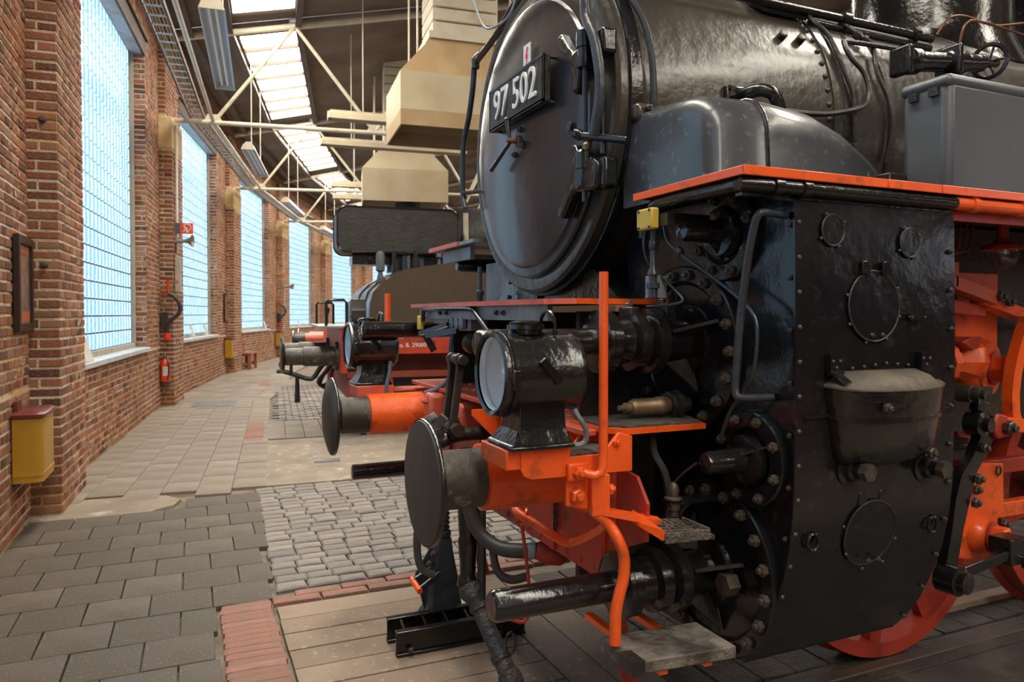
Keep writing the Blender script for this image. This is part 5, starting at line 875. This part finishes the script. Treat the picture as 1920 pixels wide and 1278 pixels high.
# black valve rods between casing and wheels
part('rocker_arm', MB().loft([[(x-w2, 1.98, z), (x+w2, 1.98, z), (x+w2, 2.02, z), (x-w2, 2.02, z)] for x, z, w2 in ((3.05, 1.17, .035), (3.02, 1.10, .045), (2.975, 1.03, .04), (2.91, .96, .045), (2.875, .86, .045), (2.845, .74, .035), (2.80, .56, .035))]), 'black', fp, smooth=40)
part('valve_rod', MB().bar((2.92, 1.97, 1.245), (3.07, 1.99, 1.20), .04, .05), 'black', fp, bevel=.006); part('valve_rod', MB().bar((2.90, 2.0, 1.30), (3.10, 2.03, 1.285), .03, .035), 'bluesteel', fp)
part('pin_boss', MB().lathe((2.80, 2.02, .545), (.1, -1, 0), [(0, .06), (.08, .06), (.085, .045), (.11, .043), (.115, .02)], 20), 'black', fp); part('pin_boss', MB().lathe((2.93, 2.0, 1.165), (.1, -1, 0), [(0, .05), (.06, .05), (.065, .03), (.09, .028)], 18), 'black', fp); part('pin_boss', MB().lathe((2.86, 2.0, 1.29), (.3, -1, 0), [(0, .035), (.05, .035), (.052, .026), (.08, .026), (.082, .018), (.1, .018)], 16), 'blackmatte', fp)
part('lower_rod', MB().bar((2.82, 1.99, .555), (3.20, 1.99, .60), .045, .045).box(3.15, 3.27, 1.96, 2.06, .55, .66), 'black', fp, bevel=.005); part('pin_boss', MB().lathe((3.255, 1.97, .56), (.2, -1, 0), [(0, .035), (.03, .035), (.033, .024), (.045, .022)], 16), 'black', fp)
part('guide_bar', MB().box(2.7, 3.02, 2.06, 2.16, 1.06, 1.085), 'blackmatte', fp, smooth=0); part('guide_bar', MB().box(2.7, 3.2, 2.12, 2.2, .98, 1.02), 'blackmatte', fp, smooth=0); bolts(fp, [(2.955, 1.98, .935), (2.935, 1.98, .84), (2.985, 1.98, 1.06)], (.2, -1, 0), .022, 'boltblack')
part('gear_backing', MB().box(2.45, 6.4, 2.35, 2.38, 1.05, 1.60), 'blackmatte', fp, smooth=0)
# bulkhead lamp and pipes in the dark under the running board
la = part('bulkhead_lamp', MB().lathe((3.13, 2.0, 1.925), (0, 0, -1), [(0, .03), (.02, .035), (.03, .075), (.045, .08), (.05, .065)], 24), 'red'); part('glass_globe', MB().lathe((3.13, 2.0, 1.878), (0, 0, -1), [(0, .06), (.03, .062), (.06, .05), (.08, .025), (.086, .002)], 24), 'clear', la); part('lamp_neck', MB().cyl((3.13, 2.0, 1.92), (3.13, 2.0, 2.0), .022), 'red', la)
for i in range(4): tb('copper_pipe', [(2.97+i*.04, 2.1, 2.0), (2.96+i*.04, 2.1, 1.93), (2.94+i*.035, 2.1, 1.88), (2.85, 2.1, 1.85)], .005, 'redbrown')
part('pipe_bracket', MB().box(2.75, 3.0, 2.12, 2.14, 1.74, 1.86), 'bluesteel'); part('shade_block', MB().box(2.5, 6.5, 2.25, 2.4, 1.55, 2.0), 'blackmatte', smooth=0)  # the long black box is added as the darkness under the running board
# ================================================================ loose things by the locomotive
fbd = part('foot_board', MB().prism([(1.20, 2.03, .575), (1.20, 1.835, .575), (1.56, 1.80, .575), (1.56, 2.0, .575)], (0, 0, -.04)), 'oldplank', st, bevel=.005, label='short weathered grey foot board'); part('board_cleat', MB().prism([(1.195, 1.91, .578), (1.195, 1.83, .578), (1.24, 1.826, .578), (1.24, 1.905, .578)], (0, 0, -.046)), 'blackmatte', st)
part('board_bearer', MB().box(1.30, 1.33, 1.84, 2.3, .515, .535), 'orange', st); part('board_bearer', MB().box(1.46, 1.49, 1.83, 2.3, .515, .535), 'orange', st)
bk = root('steel_block', (1.1, 3.45, 0), 'black steel ladder-like stop block lying on the plank deck', 'steel block')
for y in (3.36, 3.53): ob('channel', MB().box(.885, 1.55, y-.006, y+.006, .0, .115).box(.885, 1.55, y-.02, y+.02, .105, .118).box(.885, 1.55, y-.02, y+.02, 0, .014), 'black', bk, bevel=.003)
for i in range(6): x = .93+i*.11; ob('crosspiece', MB().bar((x, 3.365, .06), (x+.02, 3.525, .06), .012, .10), 'black', bk)
bolts(bk, [(.95, 3.335, .03), (1.4, 3.335, .03)], (0, -1, 0), .014, 'boltblack')
# bottle-jack style stand
sd = root('jack_stand', (1.28, 3.85, 0), 'blue-black cast screw jack standing behind the near buffer', 'jack')
jc = (1.225, 3.70)
def jr(h, a, b): return [(jc[0]-a, jc[1]-b, h), (jc[0]+a, jc[1]-b, h), (jc[0]+a, jc[1]+b, h), (jc[0]-a, jc[1]+b, h)]
ob('body', MB().loft([jr(0, .11, .09), jr(.03, .11, .09), jr(.06, .095, .07), jr(.2, .08, .06), jr(.36, .052, .05), jr(.44, .045, .045)]), 'bluesteel', sd, bevel=.02, seg=3, smooth=50); ob('screw', MB().lathe((jc[0], jc[1], .44), (0, 0, 1), [(0, .05), (.02, .05)]+[(.03+i*.012, .036+.008*(i % 2)) for i in range(18)]+[(.25, .04), (.26, .05), (.30, .05)], 18), 'bluesteel', sd)
ob('handle_fork', MB().bar((1.15, 3.64, .29), (1.04, 3.60, .25), .012, .03).bar((1.18, 3.60, .27), (1.05, 3.52, .235), .012, .03), 'bluesteel', sd); ob('handle_pin', MB().cyl((1.045, 3.50, .235), (1.04, 3.63, .255), .015, n=10), 'orange', sd); ob('gusset', MB().prism([(1.13, 3.70, .05), (1.08, 3.70, .25), (1.175, 3.70, .40)], (0, .012, 0)), 'bluesteel', sd)
bolts(sd, [(1.15, 3.66, .31), (1.17, 3.65, .36)], (-1, -.5, 0), .018, 'boltblack')
ob('paper_sheet', MB().prism([(1.30, 3.98, .003), (1.30, 3.80, .003), (1.44, 3.72, .003), (1.46, 3.93, .003)][::-1], (0, 0, -.002)), 'paper', label='pale board offcut lying under the jack', cat='offcut', smooth=0)
# ================================================================ the next locomotive, on its own radial track
def frame2(o, ang):
    c, s = math.cos(ang), math.sin(ang); return lambda x, y, z: V((o[0]+x*c+y*s, o[1]-x*s+y*c, z))
class LB_(MB):
    def put(s, fr): s.v = [tuple(fr(*v)) for v in s.v]; return s
F2 = frame2((1.21, 10.87), R(5.9))
l2 = root('steam_locomotive', F2(1.2, 0, 0), 'second locomotive behind, with brown tank, black drum and red beam lettered 29000', 'locomotive')
def p2_(nm, mb, mat, par=None, fr=F2, **k): LB_.put(mb, fr); return ob(nm, mb, mat, par or l2, **k)
LM = LB_
arc = [(1.10, 1.44), (1.10, 1.77), (1.14, 1.90), (1.27, 2.04), (1.55, 2.19), (1.84, 2.25), (2.6, 2.36), (4.6, 2.40)]
tkb = p2_('tank_body', LM().loft([[(x, y, z) for x, z in arc]+[(4.6, y, 1.44)] for y in (-1.27, 1.45)]), 'shellblack', smooth=50); p2_('tank_side', LM().prism([(x, -1.272, z) for x, z in arc]+[(4.6, -1.272, 1.44)], (0, -.012, 0)), 'brown', smooth=0, label='flat brown side plate of the tank')
for y in (-.75, .2): p2_('tank_band', LM().loft([[(x-.012, yy, z+.012) for x, z in arc[:-1]]+[(2.6, yy, 2.3)] for yy in (y, y+.05)]), 'blackmatte', tkb)
def rrect(x0, x1, z0, z1, r, y): return [(cx+r*math.cos(a), y, cz+r*math.sin(a)) for cx, cz, a0 in ((x1-r, z1-r, 0), (x0+r, z1-r, PI/2), (x0+r, z0+r, PI), (x1-r, z0+r, 3*PI/2)) for a in [a0+PI/2*i/6 for i in range(7)]]
dr = p2_('drum', LM().prism(rrect(.74, 2.44, 2.46, 3.09, .13, -.62), (0, .62, 0)), 'blackmatte', smooth=40, label='black rounded water drum lying on top')
for y in (-.62, 0): q_ = rrect(.74, 2.44, 2.46, 3.09, .13, y); p2_('drum_rim', LM().tube(q_+q_[:1], .016, 6), 'black', dr)
p2_('drum_cradle', LM().box(.95, 2.3, -.5, -.1, 2.30, 2.47), 'black', dr)
p2_('whistle', LM().lathe((1.27, -1.0, 2.03), (0, 0, 1), [(0, .04), (.04, .05), (.1, .035), (.14, .03), (.16, .06), (.36, .06), (.40, .05), (.42, .02)], 14), 'greytank'); p2_('chimney', LM().lathe((1.75, -.3, 2.2), (0, 0, 1), [(0, .3), (.3, .28)], 24), 'black')
for x in (1.5, 1.8): p2_('stay', LM().cyl((x, -.7, 2.1), (x, -.7, 2.5), .03), 'black')
p2_('stay_rod', LM().cyl((.9, -1.0, 2.43), (4.0, -1.0, 2.58), .008, n=6), 'blackmatte'); p2_('valve_cock', LM().lathe((2.05, -1.1, 2.26), (0, 0, 1), [(0, .05), (.03, .03), (.1, .025), (.12, .05), (.16, .04), (.2, .01)], 12), 'bluesteel')
p2_('boiler', LM().lathe((2.45, .2, 2.75), (1, 0, 0), [(0, .45), (.05, .5), (2.4, .5)], 40), 'blackmatte'); p2_('white_pipe', LM().tube([(2.62, -.33, 3.1), (2.62, -.34, 2.7), (2.62, -.34, 2.4)], .04, 8), 'jamb')
p2_('running_plate', LM().box(.45, 4.5, -1.35, 1.35, 1.43, 1.455), 'plategrey', smooth=0)
bm = p2_('buffer_beam', LM().box(.72, .80, -1.32, 1.32, .85, 1.43).box(.80, 4.4, -1.33, -1.30, 1.09, 1.43), 'red', smooth=0); p2_('under_frame', LM().box(.82, 4.4, -.9, .9, .5, 1.1), 'redbrown', smooth=0); p2_('frame_leg', LM().box(.80, .95, -1.25, -1.1, .3, .85).box(1.25, 1.4, -1.25, -1.1, .3, .85).box(.8, 4.4, -1.28, -1.1, .78, .86), 'redbrown', bm, smooth=0); p2_('dark_gear', LM().box(1.0, 4.4, -1.0, 1.0, -.03, .8), 'blackmatte', smooth=0)
c5, s5 = math.cos(R(5.9)), math.sin(R(5.9))
for body, z, x, sz in (('w. o. B. 29000', 1.20, 1.60, .078), ('u. m.', 1.31, 1.45, .078)):
    tmm = textmesh(body, sz, .001); tmm.materials.clear(); tmm.materials.append(MATS['white']); inst('lettering', tmm, F2(x, -1.334, z), l2, Matrix(((c5, 0, -s5), (-s5, 0, -c5), (0, 1, 0))).to_quaternion())
for y in (-.87, .87):
    bf = p2_('buffer', LM().lathe((.05, y, 1.05), (1, 0, 0), [(0, .11), (.02, .115), (.22, .115), (.225, .13), (.62, .13), (.63, .19), (.68, .19)], 28), 'buffersteel'); p2_('buffer_plate', LM().lathe((0, y, 1.05), (1, 0, 0), [(-.02, .001), (-.012, .15), (0, .205), (.02, .21), (.03, .2), (.05, .1)], 36, False), 'black', bf); p2_('buffer_rib', LM().box(.10, .14, y-.02, y+.02, .82, .95), 'black', bf)
for y in (-1.15, 1.1): p2_('hand_rail', LM().tube([(.55, y, 1.455), (.55, y, 1.76), (.58, y, 1.79), (.78, y, 1.79), (.81, y, 1.76), (.81, y, 1.455)], .018, 8), 'black')
p2_('valve_stand', LM().cyl((.7, .95, 1.455), (.7, .95, 1.75), .02).lathe((.7, .95, 1.6), (0, 0, 1), [(0, .03), (.1, .05), (.15, .02)], 10), 'bluesteel'); p2_('front_lamp', LM().lathe((.86, -1.0, 1.64), (1, 0, 0), [(0, .14), (.02, .17), (.2, .17)], 24).lathe((.98, .6, 1.64), (1, 0, 0), [(0, .14), (.02, .17), (.12, .17)], 24), 'shellblack')
p2_('screw_coupling', LM().tube([(.72, 0, 1.0), (.55, 0, .85), (.42, 0, .68), (.20, 0, .74), (.02, 0, .80), (-.06, 0, .80)], .035, 8, 3).tube([(.02, .0, .83), (-.0, 0, .9), (.05, 0, .98), (.12, 0, .98)], .03, 8, 3).cyl((.22, 0, .72), (.22, 0, .35), .025, .04, 8).tube([(.72, -.3, .95), (.6, -.3, .8), (.5, -.25, .65), (.62, -.2, .55)], .03, 8, 3), 'blackmatte')
p2_('brake_hose', LM().tube([(.72, .3, .9), (.6, .3, .7), (.55, .3, .55), (.68, .3, .6), (.74, .3, .8)], .025, 8, 3), 'rubber')
# ---- third locomotive, only its orange buffers and beam show
F3 = frame2((2.34, 18.0), R(11.3)); l3 = root('steam_locomotive', F3(1, 0, 0), 'distant third vehicle with orange buffers beyond the second locomotive', 'locomotive')
for y in (-.87, .87):
    bf = p2_('buffer', LM().lathe((.03, y, 1.05), (1, 0, 0), [(0, .1), (.25, .1)], 20), 'buffersteel', l3, F3); p2_('buffer_plate', LM().lathe((0, y, 1.05), (1, 0, 0), [(-.02, .001), (0, .2), (.03, .2)], 28), 'black', bf, F3); p2_('buffer_casing', LM().lathe((.28, y, 1.05), (1, 0, 0), [(0, .12), (.4, .12)], 20), 'pinkred', bf, F3)
p2_('buffer_beam', LM().box(.68, .75, -1.3, 1.3, .8, 1.3), 'pinkred', l3, F3, smooth=0); p2_('body', LM().box(3.2, 7, -1.25, 1.25, 1.3, 2.5), 'blackmatte', l3, F3, bevel=.2, seg=4); p2_('chassis', LM().box(.75, 7, -1, 1, -.03, 1.3), 'redbrown', l3, F3, smooth=0)
# unseen locomotive added behind the camera as dark bulk for the black paint to reflect
Fm = frame2((.6, -4.4), R(-4.9)); lm = root('steam_locomotive', Fm(1, 0, 0), 'dark locomotive added unseen behind the camera to be reflected in black paint', 'locomotive')
for y in (-.87, .87): p2_('buffer', LM().lathe((.0, y, 1.05), (1, 0, 0), [(-.02, .15), (0, .2), (.03, .2), (.04, .1), (.4, .1)], 24), 'buffersteel', lm, Fm)
p2_('buffer_beam', LM().box(.4, .5, -1.3, 1.3, .8, 1.3), 'red', lm, Fm, smooth=0); p2_('boiler', LM().lathe((1.0, 0, 2.4), (1, 0, 0), [(0, .6), (.03, .75), (7, .75)], 40), 'smokebox', lm, Fm); p2_('tank', LM().box(2.0, 7.5, -1.4, 1.4, 1.2, 2.4), 'blackmatte', lm, Fm, bevel=.05); p2_('chassis', LM().box(.5, 7.5, -1, 1, -.03, 1.2), 'redbrown', lm, Fm, smooth=0)
